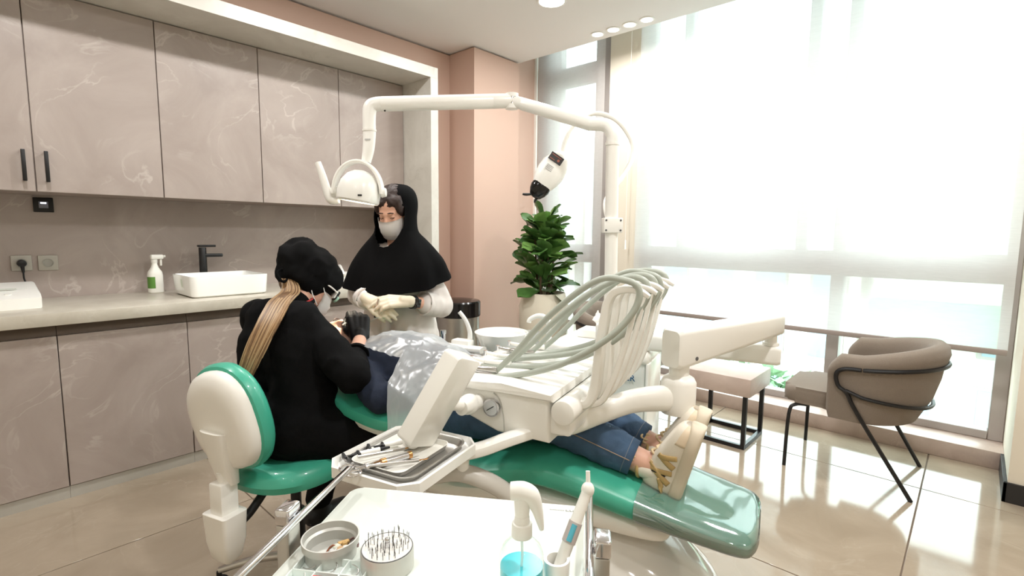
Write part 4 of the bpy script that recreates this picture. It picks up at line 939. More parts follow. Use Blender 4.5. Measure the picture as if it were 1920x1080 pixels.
part(t, 'perforated_plate', bmk((cyl, (0, 0, .0305), (0, 0, .0322), .0366, None, 40)), mat('plate_white', (222, 220, 214), .4), parent=bl)
part(t, 'centre_knob', bmk((cyl, (0, 0, .032), (0, 0, .040), .0035), (ell, (0, 0, .043), (.004, .004, .004))), CHROME)
bur = []
for L_, w_ in ((.010, .0004), (.014, .00055), (.007, .00045)):
    bur.append(finish(bmk((cyl, (0, 0, 0), (0, 0, L_), w_, w_, 6), (cyl, (0, 0, L_), (0, 0, L_+.004), w_*1.5, w_*.4, 6)), 'bur')); bur[-1].materials.append(mat('bur_steel', (92, 90, 88), .3, metal=.7))
rnd = random.Random(11)
for ri, q in enumerate((.009, .015, .021, .027, .032)):
    nn_ = int(6+q*560)
    for k in range(nn_):
        if rnd.random() < .35: continue
        a = 2*pi*k/nn_+ri*.3; o = bpy.data.objects.new('bur', bur[rnd.randrange(3)]); COL.objects.link(o); o.parent = t
        o.matrix_local = Matrix.Translation((q*cos(a), q*sin(a), .0315)) @ Matrix.Rotation(rnd.uniform(-.08, .08), 4, 'X') @ Matrix.Rotation(rnd.uniform(-.08, .08), 4, 'Y')
t = thing('bracket_box', cp(-.140, -.262), CTR, 'clear compartment box with wires at the bottom picture edge', 'box')
PL = mat('clear_box_plastic', (232, 240, 236), .2)
bm = bmesh.new(); box(bm, (-.055, -.075, 0), (.055, .03, .003))
for x in (-.055, -.019, .018, .053): box(bm, (x, -.075, 0), (x+.0022, .03, .014), .0006, 1)
for y in (-.075, -.04, -.004, .028): box(bm, (-.055, y, 0), (.055, y+.0022, .014), .0006, 1)
part(t, 'compartments', bm, PL)
part(t, 'red_label', bmk((box, (-.016, -.05, .0142), (.06, -.012, .0148), .0003, 1)), mat('red_label', (214, 96, 88), .5))
for x, y, a in ((-.035, .012, .4), (.0, .012, 1.3), (.036, .012, 2.0), (-.035, -.02, .8)):
    part(t, 'wire', bmk((tube, [Vector((x, y, .006))+Matrix.Rotation(a, 3, 'Z') @ Vector(q) for q in ((-.010, .004, 0), (-.002, -.004, .002), (.008, -.002, .004), (.011, .005, .008))], .0008, 6, 4)), STEEL)
# spray bottle with blue liquid
t = thing('disinfectant_bottle', (.497, .430, TZ), CTR+.1, 'clear spray bottle half full of blue liquid on the glass cart', 'spray bottle')
BP = [(.0, 0), (.026, 0), (.031, .004), (.031, .055), (.030, .064), (.026, .074), (.018, .082), (.0135, .086), (.0135, .092)]
part(t, 'liquid', bmk((lathe, [(0, .002), (.0255, .002), (.0295, .006), (.0295, .046), (0, .046)], 36)), mat('blue_liquid', (60, 200, 216), .2))
part(t, 'bottle', bmk((lathe, BP, 36)), sheer('clear_bottle', (246, 250, 248), .9, 'glass', rough=.03))
part(t, 'dip_tube', bmk((tube, [(.0, 0, .088), (.0, -.003, .046), (-.012, -.008, .01)], .0018, 8, 5)), sheer('tube_clear', (240, 244, 242), .4))
CAPM = mat('translucent_cap', (236, 236, 230), .35)
hdp = part(t, 'collar', bmk((cyl, (0, 0, .088), (0, 0, .108), .0145, .014, 28, .002), (cyl, (0, 0, .106), (0, 0, .118), .011, .010, 24)), CAPM)
bm = bmesh.new(); tube(bm, [(0, 0, .112), (.0, 0, .135), (.001, 0, .150)], [.009, .011, .0125], 16, 4)
tube(bm, [(-.016, 0, .152), (0, 0, .152), (.012, 0, .146), (.020, 0, .128), (.025, 0, .108), (.027, 0, .098)], [.012, .0135, .0125, .008, .005, .003], 16, 5)
part(t, 'trigger_head', bm, CAPM)
# curing light leaning in its holder cup
cpos = cp(.115, -.165)
t = thing('holder_cup', (.548, .408, TZ), 0, 'small white cup holding the curing light on the glass cart', 'cup')
part(t, 'cup', bmk((lathe, [(0, 0), (.016, 0), (.018, .003), (.019, .038), (.0185, .040), (.0145, .040), (.014, .006), (0, .005)], 32)), WHITE)
t = thing('curing_light', (.548, .408, TZ+.008), 0, 'white wand curing light with blue window leaning in its cup', 'curing light')
c0 = Vector((.546, .409, .810)); ax = (Vector((.598, .400, .905))-c0).normalized()
part(t, 'wand', bmk((tube, [c0, c0+ax*.05, c0+ax*.062, c0+ax*.085, c0+ax*.125], [.0085, .009, .010, .0085, .0078], 18, 4)), WHITE2, True)
sx_, sy_, sz_ = frame_to(ax); 
sd = (Vector((0, 0, 1.3))-c0); sd = (sd-ax*sd.dot(ax)).normalized()
part(t, 'grip_band', bmk((cyl, c0+ax*.052, c0+ax*.082, .0103, .0100, 20)), mat('band_grey', (186, 176, 172), .3), True)
part(t, 'blue_window', bmk((tube, [c0+ax*.055+sd*.0085, c0+ax*.079+sd*.0082], .0042, 10, 0)), mat('blue_window', (90, 180, 200), .2), True)
part(t, 'head', bmk((ell, c0+ax*.130, (.0098, .0098, .0115)), (cyl, c0+ax*.132, c0+ax*.132+Vector((.004, .004, .024)), .0036, .0032)), WHITE2, True)

# ================================================================== PEOPLE
SKIN = mat('skin', (214, 166, 142), .5, var=.06, vscale=40)
SKIN2 = mat('skin_warm', (212, 166, 144), .5, var=.06, vscale=40)
BLACKC = mat('black_scrub_cloth', (14, 14, 15), .9, bump=.25, bscale=600, spec=.12)
BLACKC2 = mat('black_trouser_cloth', (16, 15, 15), .9, bump=.25, bscale=600, spec=.12)
HIJ = mat('black_scarf_cloth', (10, 10, 11), .9, bump=.2, bscale=700, spec=.1)
COAT = mat('white_coat_cloth', (226, 219, 215), .85, bump=.2, bscale=500)
NAVY = mat('navy_denim', (24, 34, 54), .85, bump=.4, bscale=700, var=.35, vscale=30)
JEANS = mat('blue_jeans', (66, 90, 118), .85, bump=.4, bscale=800, var=.45, vscale=22, stretch=(1, 1, 1))
GLB = mat('black_nitrile', (16, 16, 18), .5, spec=.25)
GLW = mat('cream_latex', (222, 212, 190), .5)
MASKM = mat('white_mask', (246, 246, 245), .8)
HAIRD = mat('dark_hair', (46, 30, 24), .6, var=.4, vscale=60)
def frame3(o, x, z):
    x = V(x).normalized(); z = V(z); z = (z-x*z.dot(x)).normalized(); y = z.cross(x)
    return basis(V(o), x, y, z)
def head_prims(bm, M, s=1.0):
    def e(c, r): ell(bm, (0, 0, 0), [k*s for k in r], None, 18, 12) and bmesh.ops.transform(bm, matrix=M @ Matrix.Translation(V(c)*s), verts=bm.verts[-(18*11+2):])
    bm.verts.ensure_lookup_table()
    for c, r in (((-.012, 0, .028), (.095, .076, .092)), ((.03, 0, -.025), (.064, .064, .085)), ((.045, 0, -.088), (.036, .040, .032)), ((.055, .03, -.03), (.034, .03, .035)), ((.055, -.03, -.03), (.034, .03, .035)),
                 ((-.005, .077, -.012), (.02, .009, .032)), ((-.005, -.077, -.012), (.02, .009, .032)), ((.088, 0, -.066), (.011, .022, .011)), ((.076, 0, .018), (.018, .05, .012))):
        v = ell(bm, (0, 0, 0), [k*s for k in r], None, 18, 12); bmesh.ops.transform(bm, matrix=M @ Matrix.Translation(V(c)*s), verts=v)
    v = capsule(bm, V(.086, 0, .008)*s, V(.106, 0, -.034)*s, .009*s, .0135*s); bmesh.ops.transform(bm, matrix=M, verts=v)
def hand_prims(bm, M, curl=(.35, .4, .45, .5), thumb=.3, s=1.0, mirror=1, spread=1.0, fat=1.0):
    """wrist at the origin, fingers along +x, thumb on +y (times mirror), back of hand +z"""
    vs_ = []
    ys_ = (.030, .0105, -.010, -.028); ln = ((.040, .024, .020), (.045, .028, .021), (.041, .026, .020), (.031, .020, .017))
    for k in range(4):
        y = ys_[k]*mirror; kn = V(.086-.004*abs(k-1), y, 0)
        vs_ += capsule(bm, V(.008, y*.55, 0)*s, kn*s, .0165*s*fat, .0122*s*fat, 10)
        a = curl[k]; p = kn; yaw = (y*4.0)*spread*.35
        for q in range(3):
            d = V(cos(a)*cos(yaw), cos(a)*sin(yaw)*(1 if q == 0 else .3), -sin(a)); p2 = p+d*ln[k][q]
            vs_ += capsule(bm, p*s, p2*s, (.0105-.0012*q)*s*fat, (.0098-.0013*q)*s*fat, 10); p = p2; a += curl[k]*(1.1 if q == 0 else .75)
    p0 = V(.018, .016*mirror, -.006); p1 = V(.048, .043*mirror, -.014-.01*thumb); p2 = p1+V(.032, .012*mirror*(1-thumb*1.2), -.010-.012*thumb); p3 = p2+V(.024, (-.002-.010*thumb)*mirror, -.006-.008*thumb)
    vs_ += capsule(bm, p0*s, p1*s, .0165*s*fat, .0125*s*fat, 10)+capsule(bm, p1*s, p2*s, .0118*s*fat, .0105*s*fat, 10)+capsule(bm, p2*s, p3*s, .0102*s*fat, .0085*s*fat, 10)
    bmesh.ops.transform(bm, matrix=M, verts=vs_)
def face_bits(root, M, body, s=1.0, lids=True):
    """eyebrows, lash lines, lips"""
    for y in (.03, -.03):
        part(root, 'eyebrow', bmk((tube, [M @ (V(.090, y-.017, .024)*s), M @ (V(.094, y, .029)*s), M @ (V(.088, y+.017, .025)*s)], [.0018, .003, .0018], 8, 3)), HAIRD, True, parent=body)
        part(root, 'eyelid', bmk((ell, M @ (V(.078, y, .004)*s), (.0125*s, .0125*s, .0105*s))), SKIN2, True, parent=body)
        part(root, 'eyelashes', bmk((tube, [M @ (V(.086, y-.013, .0)*s), M @ (V(.0915, y, -.004)*s), M @ (V(.086, y+.013, .0)*s)], .0013, 6, 3)), HAIRD, True, parent=body)
def mask_shell(root, M, s, parent):
    bm = bmesh.new(); rows = []
    for i in range(9):
        v = i/8; z = -.012-.098*v
        row = []
        for j in range(17):
            a = (-1.15+2.3*j/16); pl = .0022*(1 if i % 2 else -1) if 1 < i < 7 else 0
            rr = .112+.012*sin(pi*min(1, v*1.05))+pl-.02*max(0, v-.75)*4*.35
            row.append(M @ (Vector((.0+rr*cos(a)**.85*(1.0), .074*sin(a)*1.04, z-.006*cos(a)*v))*s))
        rows.append(row)
    loft(bm, rows, False, False)
    bmesh.ops.solidify(bm, geom=bm.faces[:], thickness=.0015)
    mk = part(root, 'face_mask', bm, MASKM, True, parent=parent, sharp=1.2)
    return mk
def tone(c, k): return tuple(int(max(0, min(255, x*k))) for x in c)

# ------------------------------------------------------------------ seated clinician in black
DP = thing('person', (.80, 1.76, 0), 0, 'seated person in black scrubs and cap with a long blonde ponytail', 'person')
P = V(.775, 1.76, .63); C = V(.785, 1.81, .89); U = V(.805, 1.83, .985); N = V(.852, 1.853, 1.05); H = V(.912, 1.882, 1.106)
hd_ = V(.95, .31, 0).normalized(); rt = V(.31, -.95, 0).normalized()
Ls = U-rt*.15+V(0, 0, -.01); Rs = U+rt*.105+V(0, 0, -.025); Re = V(.872, 1.515, .822); Rw = V(1.022, 1.71, .893); Le = V(.93, 2.10, .86); Lw = V(1.0, 2.07, .895)
RH = P+rt*.09+V(0, 0, -.03); LH = P-rt*.09+V(0, 0, -.03); Rk = V(1.06, 1.50, .545); Lk = V(1.13, 2.05, .53); Ra = V(1.0, 1.46, .10); La = V(1.02, 2.08, .10)
HFM = frame3(H, (.77, -.14, -.55), (.35, .05, .9))
bm = bmesh.new(); head_prims(bm, HFM, .95)
for a in ((U-V(0, 0, .03), N, .06, .05), (N, H-V(.0, 0, .02), .05, .052), (P, C, .075, .07), (C, U, .07, .06), (Ls, Rs, .04, .04), (Rs, Re, .045, .038), (Re, Rw, .038, .026), (Ls, Le, .045, .038), (Le, Lw, .038, .026), (RH, Rk, .075, .05), (Rk, Ra, .048, .032), (LH, Lk, .075, .05), (Lk, La, .048, .032), (P-rt*.05, P+rt*.05, .1, .1)): capsule(bm, *a)
dhx = frame3(Rw, (V(1.044, 1.755, .965)-Rw), (-.35, -.75, .45)); dhl = frame3(Lw, (V(1.03, 1.99, .89)-Lw), (-.2, .3, .9))
body = part(DP, 'body', fuse(bm, .007, 4), SKIN2, True, sharp=3)
face_bits(DP, HFM, body, .95)
mask_shell(DP, HFM, .95, body)
part(DP, 'mask_strap', bmk((tube, [HFM @ V(.055, -.068, -.02), HFM @ V(.01, -.083, .012), HFM @ V(-.02, -.082, .01), HFM @ V(.0, -.078, -.035), HFM @ V(.05, -.066, -.07)], .0018, 6, 5)), MASKM, True, parent=body)
# tunic
def tor(bm, k=1.0):
    for o_ in (-1, 1):
        capsule(bm, P+rt*o_*.075+V(0, 0, -.02), C+rt*o_*.065-hd_*.01, .115*k, .108*k); capsule(bm, C+rt*o_*.065-hd_*.01, U+rt*o_*.075-hd_*.02+V(0, 0, -.01), .108*k, .082*k)
    capsule(bm, P-hd_*.03-rt*.05, P-hd_*.03+rt*.05, .125*k, .125*k)
    capsule(bm, Ls+V(0, 0, -.01), Rs+V(0, 0, -.01), .062*k, .060*k); capsule(bm, U-V(0, 0, .02), N-(N-U)*.35-hd_*.01, .075, .06)
bm = bmesh.new(); tor(bm)
mid = Re+(Rw-Re)*.56
capsule(bm, Rs, Re, .062, .060); capsule(bm, Re, mid-(Rw-Re).normalized()*.03, .056, .043); capsule(bm, Ls, Le, .070, .062); capsule(bm, Le, Le+(Lw-Le)*.7, .058, .046)
capsule(bm, RH+V(0, 0, .02), RH+(Rk-RH)*.35, .115, .095); capsule(bm, LH+V(0, 0, .02), LH+(Lk-LH)*.35, .115, .095)
part(DP, 'tunic', fuse(bm, .009, 5, .006, 11, 2), BLACKC, True, sharp=3)
part(DP, 'cuff', bmk((tube, [mid-(Rw-Re).normalized()*.01, mid+(Rw-Re).normalized()*.006], [.0445, .043], 24, 0)), BLACKC, True)
bm = bmesh.new()
capsule(bm, RH, Rk, .098, .074); capsule(bm, Rk, Ra+V(0, 0, .02), .070, .055); capsule(bm, LH, Lk, .098, .074); capsule(bm, Lk, La+V(0, 0, .02), .070, .055); capsule(bm, P-rt*.07+V(0, 0, -.02), P+rt*.07+V(0, 0, -.02), .12, .12)
part(DP, 'trousers', fuse(bm, .011, 5, .005, 12, 5), BLACKC2, True, sharp=3)
for a in (Ra, La):
    bm = bmesh.new(); capsule(bm, a+V(-.03, 0, -.055), a+V(.13, .02, -.065), .042, .034); capsule(bm, a+V(0, 0, .01), a+V(0, 0, -.05), .045, .042)
    part(DP, 'shoe', fuse(bm, .008, 3), BLACKP, True, sharp=3)
# collar with red piping
nk = frame3(N-(N-U)*.5, hd_, (N-U)); 
part(DP, 'collar', bmk((tube, [nk @ V(.068*cos(a)-.005, .078*sin(a), .012+.012*cos(a)) for a in [2*pi*k/28 for k in range(28)]], .010, 8, 0, 1, True)), BLACKC, True)
part(DP, 'red_piping', bmk((tube, [nk @ V(.069*cos(a)-.005, .08*sin(a), .022+.012*cos(a)) for a in [pi*.62+pi*1.1*k/20 for k in range(21)]], .0035, 6)), mat('red_piping', (168, 40, 40), .6), True, label='red collar piping')
pk = P+rt*.135-hd_*.0+V(0, 0, .045)
part(DP, 'red_pocket_tab', bmk((box, (-.014, -.003, -.004), (.014, .003, .004), .001, 1, basis(V(.822, 1.622, .612), V(.9, -.3, .35).normalized(), V(.3, .95, 0).normalized(), V(-.33, .1, .93).normalized()))), mat('red_piping', (168, 40, 40), .6), True)
# gloves
for nm, M_, mi, cu in (('glove', dhx, 1, (.62, .72, .8, .85)), ('glove', dhl, -1, (.5, .6, .7, .7))):
    bm = bmesh.new(); hand_prims(bm, M_, cu, .6, 1.08, mi, .6, 1.08); a = M_ @ V(-.05, 0, 0); capsule(bm, M_ @ V(-.012, 0, 0), M_ @ V(.02, 0, 0), .029, .027)
    part(DP, nm, fuse(bm, .0042, 3), GLB, True, sharp=3)
# cap
bm = bmesh.new()
capc = HFM @ V(-.022, 0, .036)
for c_, r_ in (((-.02, 0, .045), (.112, .102, .088)), ((-.075, 0, .055), (.075, .085, .08)), ((.03, 0, .045), (.075, .088, .066)), ((-.03, 0, .0), (.098, .095, .06))):
    v = ell(bm, (0, 0, 0), r_, None, 20, 14); bmesh.ops.transform(bm, matrix=HFM @ Matrix.Translation(c_), verts=v)
cp_ = part(DP, 'surgical_cap', fuse(bm, .007, 3, .010, 11, 9), BLACKC, True, sharp=3)
part(DP, 'cap_ties', bmk((tube, [HFM @ V(-.115, -.03, -.015), HFM @ V(-.125, -.045, -.04), HFM @ V(-.10, -.06, -.06), HFM @ V(-.085, -.045, -.04), HFM @ V(-.11, -.03, -.02)], .005, 8, 6)), BLACKC, True, parent=cp_)
# glasses with small loupes
part(DP, 'glasses', bmk((tube, [HFM @ V(.0, -.082, .012), HFM @ V(.06, -.078, .012), HFM @ V(.095, -.066, .008)], .003, 8, 4), (box, (.092, -.062, -.014), (.098, .062, .018), .003, 2, HFM)), WHITE, True)
lp = part(DP, 'loupes', bmk((cyl, HFM @ V(.098, .03, -.004), HFM @ V(.116, .028, -.008), .014, .012, 16), (cyl, HFM @ V(.098, -.03, -.004), HFM @ V(.116, -.028, -.008), .014, .012, 16), (box, (.10, -.012, .006), (.125, .012, .03), .004, 2, HFM)), BLACKP, True)
part(DP, 'loupe_ring', bmk((cyl, HFM @ V(.110, .028, -.007), HFM @ V(.119, .028, -.009), .0135, .013, 16), (cyl, HFM @ V(.110, -.028, -.007), HFM @ V(.119, -.028, -.009), .0135, .013, 16)), mat('mint_ring', (150, 190, 170), .3), True, parent=lp)
# ponytail
HB = [mat('blonde_hair', (152, 120, 84), .45, var=.3, vscale=90), mat('blonde_hair_dark', (112, 84, 58), .45, var=.3, vscale=90), mat('blonde_hair_light', (170, 142, 106), .45)]
PT_ = [HFM @ V(-.10, -.01, -.012), V(.815, 1.82, 1.09), V(.755, 1.775, 1.055), V(.690, 1.725, .99), V(.646, 1.712, .92), V(.612, 1.714, .845), V(.594, 1.72, .79)]
WD = [.018, .030, .036, .036, .033, .027, .014]
pts = smooth_path(PT_, 5); wds = lerp_list(WD, len(pts)); side = (CAM_RIGHT-V(0, 0, 0)).normalized()
pn = part(DP, 'ponytail', bmk((tube, PT_, [w_*.8 for w_ in WD], 14, 5, .42, False, 2, tuple(side))), HB[1], True)
rnd = random.Random(21)
for g in range(3):
    bm = bmesh.new()
    for k in range(34):
        o_ = rnd.uniform(-1, 1); dd = rnd.uniform(-.5, .1); fr = rnd.uniform(0, 6); ln_ = rnd.randint(len(pts)-8, len(pts))
        q = []
        for i in range(0, ln_, 2):
            p = pts[i]; w_ = wds[i]; q.append(p+side*(o_*w_*(1+.08*sin(fr+i*.4)))-CAM_FWD*(.015*(1-o_*o_)**.5*(w_/.03)+.004*dd))
        tube(bm, q, [.0032, .0036, .0018], 5, 2)
    part(DP, 'hair_strands', bm, HB[g], True, parent=pn)
bm = bmesh.new(); v = ell(bm, (0, 0, 0), (.088, .08, .075), None, 18, 12); bmesh.ops.transform(bm, matrix=HFM @ Matrix.Translation((-.022, 0, -.012)), verts=v)
part(DP, 'hair', bm, HB[1], True)
t = thing('dental_mirror', dhx @ V(.09, 0, -.03), 0, 'slim steel instrument held in the black gloved hand', 'instrument')
part(t, 'shaft', bmk((tube, [dhx @ V(.10, .02, -.045), dhx @ V(.06, .03, -.03)+V(.06, -.05, .03), dhx @ V(.06, .03, -.03)+V(.085, -.07, .045)], [.002, .002, .001], 8)), STEEL, True)
part(t, 'tip', bmk((tube, [dhx @ V(.10, .02, -.045), V(1.035, 1.855, .925)], [.002, .0009], 8)), STEEL, True)

# ------------------------------------------------------------------ standing assistant in white coat and black head scarf
AP_ = thing('person', (1.50, 2.14, 0), 0, 'standing person in white coat, black head scarf and face mask', 'person')
af = V(-.90, -.44, 0).normalized(); ar = V(af.y, -af.x, 0)      # ar: her right
AH = V(1.470, 2.120, 1.405)
AM = frame3(AH, af*.88+V(0, 0, -.46), V(0, 0, 1)+af*.45)
AN = V(1.495, 2.135, 1.27); AU = V(1.505, 2.14, 1.15); AC = V(1.51, 2.145, .98); AP0 = V(1.51, 2.145, .80)
ASr = AU+ar*.125+V(0, 0, .0); ASl = AU-ar*.125+V(0, 0, .0)
AEl = V(1.595, 1.93, .945); AWl = V(1.385, 1.905, .985); AEr = V(1.375, 2.29, .985); AWr = V(1.272, 2.055, .99)
bm = bmesh.new(); head_prims(bm, AM, .95)
for a in ((AU, AN, .05, .05), (AN, AH-af*.015+V(0, 0, -.03), .048, .052), (AU, AC, .07, .07), (AC, AP0, .07, .09), (ASr, ASl, .04, .04), (ASr, AEr, .042, .036), (AEr, AWr, .036, .026), (ASl, AEl, .042, .036), (AEl, AWl, .036, .026),
          (AP0+ar*.09, V(1.50, 2.14, .45)+ar*.09, .085, .055), (V(1.50, 2.14, .45)+ar*.09, V(1.51, 2.14, .08)+ar*.09, .055, .035), (AP0-ar*.09, V(1.50, 2.14, .45)-ar*.09, .085, .055), (V(1.50, 2.14, .45)-ar*.09, V(1.51, 2.14, .08)-ar*.09, .055, .035)): capsule(bm, *a)
body = part(AP_, 'body', fuse(bm, .007, 4), SKIN, True, sharp=3)
face_bits(AP_, AM, body, .95)
mask_shell(AP_, AM, .95, body)
bm = bmesh.new()
for o_ in (-1, 1):
    capsule(bm, AU+ar*o_*.07, AC+ar*o_*.06, .10, .10); capsule(bm, AC+ar*o_*.06, AP0+ar*o_*.075, .105, .125); capsule(bm, AP0+ar*o_*.075, V(1.51, 2.145, .45)+ar*o_*.085, .125, .145)
capsule(bm, ASr, ASl, .056, .056)
sl = AEl+(AWl-AEl)*.40; sr = AEr+(AWr-AEr)*.80
capsule(bm, ASl, AEl, .058, .062); capsule(bm, AEl, sl, .060, .056); capsule(bm, ASr, AEr, .058, .060); capsule(bm, AEr, sr, .058, .050)
part(AP_, 'coat', fuse(bm, .009, 5, .006, 12, 14), COAT, True, sharp=3)
for p_, q_, r_ in ((sl, (AWl-AEl).normalized(), .057), (sr, (AWr-AEr).normalized(), .051)):
    part(AP_, 'cuff', bmk((tube, [p_-q_*.03, p_+q_*.028, p_+q_*.028, p_-q_*.0], [r_, r_+.001, r_-.006, r_-.01], 26, 0)), COAT, True)
# coat front, pocket
def on_front(x, z, off=.0): return V(1.51, 2.145, z)+af*(.128+off)+ar*x
part(AP_, 'button_placket', bmk((box, (-.012, -.03, -.28), (.012, .006, .18), .003, 2, basis(V(1.51, 2.145, .80)+af*.128, ar, -af, V(0, 0, 1)))), COAT, True)
for z in (.90, .78, .66): part(AP_, 'button', bmk((cyl, V(1.51, 2.145, z)+af*.130, V(1.51, 2.145, z)+af*.138, .008, None, 14)), MASKM, True)
part(AP_, 'pocket', bmk((box, (-.065, -.012, -.085), (.065, .006, .08), .004, 2, basis(V(1.51, 2.145, .70)+af*.115-ar*.10, (ar+af*.35).normalized(), (-af+ar*.35).normalized(), V(0, 0, 1)))), COAT, True)
for o_ in (-1, 1):
    bm = bmesh.new(); capsule(bm, V(1.51, 2.14, .04)+ar*o_*.09, V(1.51, 2.14, .035)+ar*o_*.1+af*.15, .042, .034); part(AP_, 'shoe', bm, MASKM, True)
    bm = bmesh.new(); capsule(bm, V(1.51, 2.145, .55)+ar*o_*.09, V(1.51, 2.14, .09)+ar*o_*.09, .08, .055); part(AP_, 'trouser_leg', bm, BLACKC2, True)
# gloves
AGl = frame3(AWl, V(1.285, 1.955, .99)-AWl, V(-.35, -.45, .75)); AGr = frame3(AWr, V(1.288, 1.965, .945)-AWr, V(-.80, -.35, .55))
for M_, mi, cu in ((AGl, -1, (.30, .35, .42, .5)), (AGr, 1, (.42, .48, .52, .55))):
    bm = bmesh.new(); hand_prims(bm, M_, cu, .45, 1.0, mi, .6, 1.05); capsule(bm, M_ @ V(-.012, 0, 0), M_ @ V(.02, 0, 0), .028, .027)
    part(AP_, 'glove', fuse(bm, .004, 3), GLW, True, sharp=3)
wd_ = (AWl-AEl).normalized(); wc = AWl-wd_*.034
wt = part(AP_, 'watch_strap', bmk((tube, [wc-wd_*.011, wc+wd_*.011], .0315, 24, 0)), BLACKP, True)
fx = (-CAM_FWD-wd_*(-CAM_FWD).dot(wd_)).normalized()
part(AP_, 'watch_face', bmk((box, (-.018, -.020, -.004), (.018, .020, .006), .004, 2, basis(wc+fx*.031, wd_, fx.cross(wd_), fx))), mat('watch_glass', (18, 18, 20), .1), True, parent=wt)
t = thing('small_instrument', V(1.275, 1.985, .93), 0, 'small black tipped instrument between the cream gloves', 'instrument')
part(t, 'rod', bmk((cyl, V(1.275, 1.97, 1.0), V(1.268, 1.985, .95), .004), ), STEEL, True)
part(t, 'tip', bmk((cyl, V(1.268, 1.985, .95), V(1.266, 1.99, .915), .0045)), BLACKP, True)
# hair under the scarf and the scarf itself
bm = bmesh.new()
for c_, r_ in (((-.024, 0, .036), (.099, .081, .090)), ((.024, .03, .070), (.050, .040, .026)), ((.024, -.03, .070), (.050, .040, .026)), ((.02, 0, .08), (.04, .05, .02)), ((.022, .062, .03), (.045, .016, .045)), ((.022, -.062, .03), (.045, .016, .045))):
    v = ell(bm, (0, 0, 0), [k*.97 for k in r_], None, 20, 14); bmesh.ops.transform(bm, matrix=AM @ Matrix.Translation(V(c_)*.95), verts=v)
part(AP_, 'hair', fuse(bm, .006, 2, .003, 40, 3), HAIRD, True, sharp=3)
bm = bmesh.new(); NR = 40; rows = []
yaw = af; yl = -ar
def hring(c, fr, bk, sd, skew=0, zf=0, wob=0, ph=0):
    out = []
    for j in range(NR):
        a = 2*pi*j/NR; ca, sa = cos(a), sin(a)
        r_ = (fr if ca > 0 else bk)
        k = 1+wob*sin(7*a+ph)+wob*.6*sin(11*a+ph*2)
        out.append(c+yaw*(r_*ca*k)+yl*(sd*sa*k)+V(0, 0, 1)*(zf*ca))
    return out
hc = AH-af*.012
HR = [(hc+V(0, 0, .126)-af*.02, .012, .012, .012, 0, 0), (hc+V(0, 0, .120)-af*.02, .050, .054, .048, 0, 0), (hc+V(0, 0, .098)-af*.02, .086, .086, .076, 0, 0), (hc+V(0, 0, .063)-af*.015, .100, .106, .092, 0, 0), (hc+V(0, 0, .02)-af*.01, .104, .116, .096, 0, 0),
      (hc+V(0, 0, -.03), .100, .12, .094, 0, 0), (hc+V(0, 0, -.075), .100, .125, .094, 0, 0), (hc+V(0, 0, -.11), .100, .13, .105, .006, -.005), (hc+V(0, 0, -.145), .108, .14, .142, .012, -.012), (hc+V(0, 0, -.185), .130, .155, .182, .02, -.02),
      (hc+V(0, 0, -.22), .152, .17, .210, .025, -.03), (hc+V(0, 0, -.25), .170, .185, .232, .03, -.04), (hc+V(0, 0, -.28), .184, .195, .248, .035, -.048), (hc+V(0, 0, -.31), .194, .20, .260, .04, -.055), (hc+V(0, 0, -.335), .203, .205, .272, .042, -.06)]
for i, (c, fr, bk, sd, wob, zf) in enumerate(HR): rows.append(hring(c, fr, bk, sd, 0, zf, wob, 1.0+i*.05))
rows = [ [p for p in r] for r in rows]
# denser rows
dn = []
for j in range(NR): dn.append(smooth_path([r[j] for r in rows], 3))
rows2 = [[dn[j][i] for j in range(NR)] for i in range(len(dn[0]))]
vv = [[bm.verts.new(p) for p in r] for r in rows2]
IM = AM.inverted()
for i in range(len(vv)-1):
    for j in range(NR):
        q = (vv[i][j], vv[i][(j+1) % NR], vv[i+1][(j+1) % NR], vv[i+1][j]); c = sum((x.co for x in q), Vector())/4; l = IM @ c
        if l.x > .012 and (l.y/.080)**2+((l.z+.004)/.106)**2 < 1: continue
        bm.faces.new(q)
bm.faces.new(list(reversed(vv[0])))
for v in [v for v in bm.verts if not v.link_faces]: bm.verts.remove(v)
for v in bm.verts:
    l = IM @ v.co
    if any(e.is_boundary for e in v.link_edges) and l.x > -.02 and l.z > -.14:
        k_ = 1/max(.3, math.sqrt((l.y/.080)**2+((l.z+.004)/.106)**2)); v.co = AM @ V(l.x+.004, l.y*k_, (l.z+.004)*k_-.004)
bmesh.ops.recalc_face_normals(bm, faces=bm.faces)
bmesh.ops.solidify(bm, geom=bm.faces[:], thickness=-.004)
part(AP_, 'head_scarf', bm, HIJ, True, sharp=1.5)

# ------------------------------------------------------------------ patient (chair frame)
PP = thing('person', cw(.9, 0, .60), CHR, 'patient in blue jeans lying on the green dental chair', 'person')
PO = Matrix.Translation((.9, 0, .60)); PI_ = PO.inverted()
def ppart(name, bm, material, parent=None, label=None, sharp=3):
    bmesh.ops.transform(bm, matrix=PI_, verts=bm.verts); return part(PP, name, bm, material, False, parent, label, sharp)
PHc = V(1.488, .066, .852)
PM_ = frame3(PHc, (-.18, .05, 1), (1, 0, .15))
bm = bmesh.new(); head_prims(bm, PM_, .97)
nk_ = V(1.39, .02, .815)
prs = [(V(1.28, 0, .82), nk_, .05, .05), (nk_, PHc+V(-.04, 0, -.03), .05, .05), (V(1.26, 0, .82), V(1.05, 0, .77), .06, .065), (V(1.05, 0, .77), V(.86, 0, .70), .065, .07), (V(1.27, -.16, .815), V(1.27, .16, .815), .04, .04)]
legs = {}
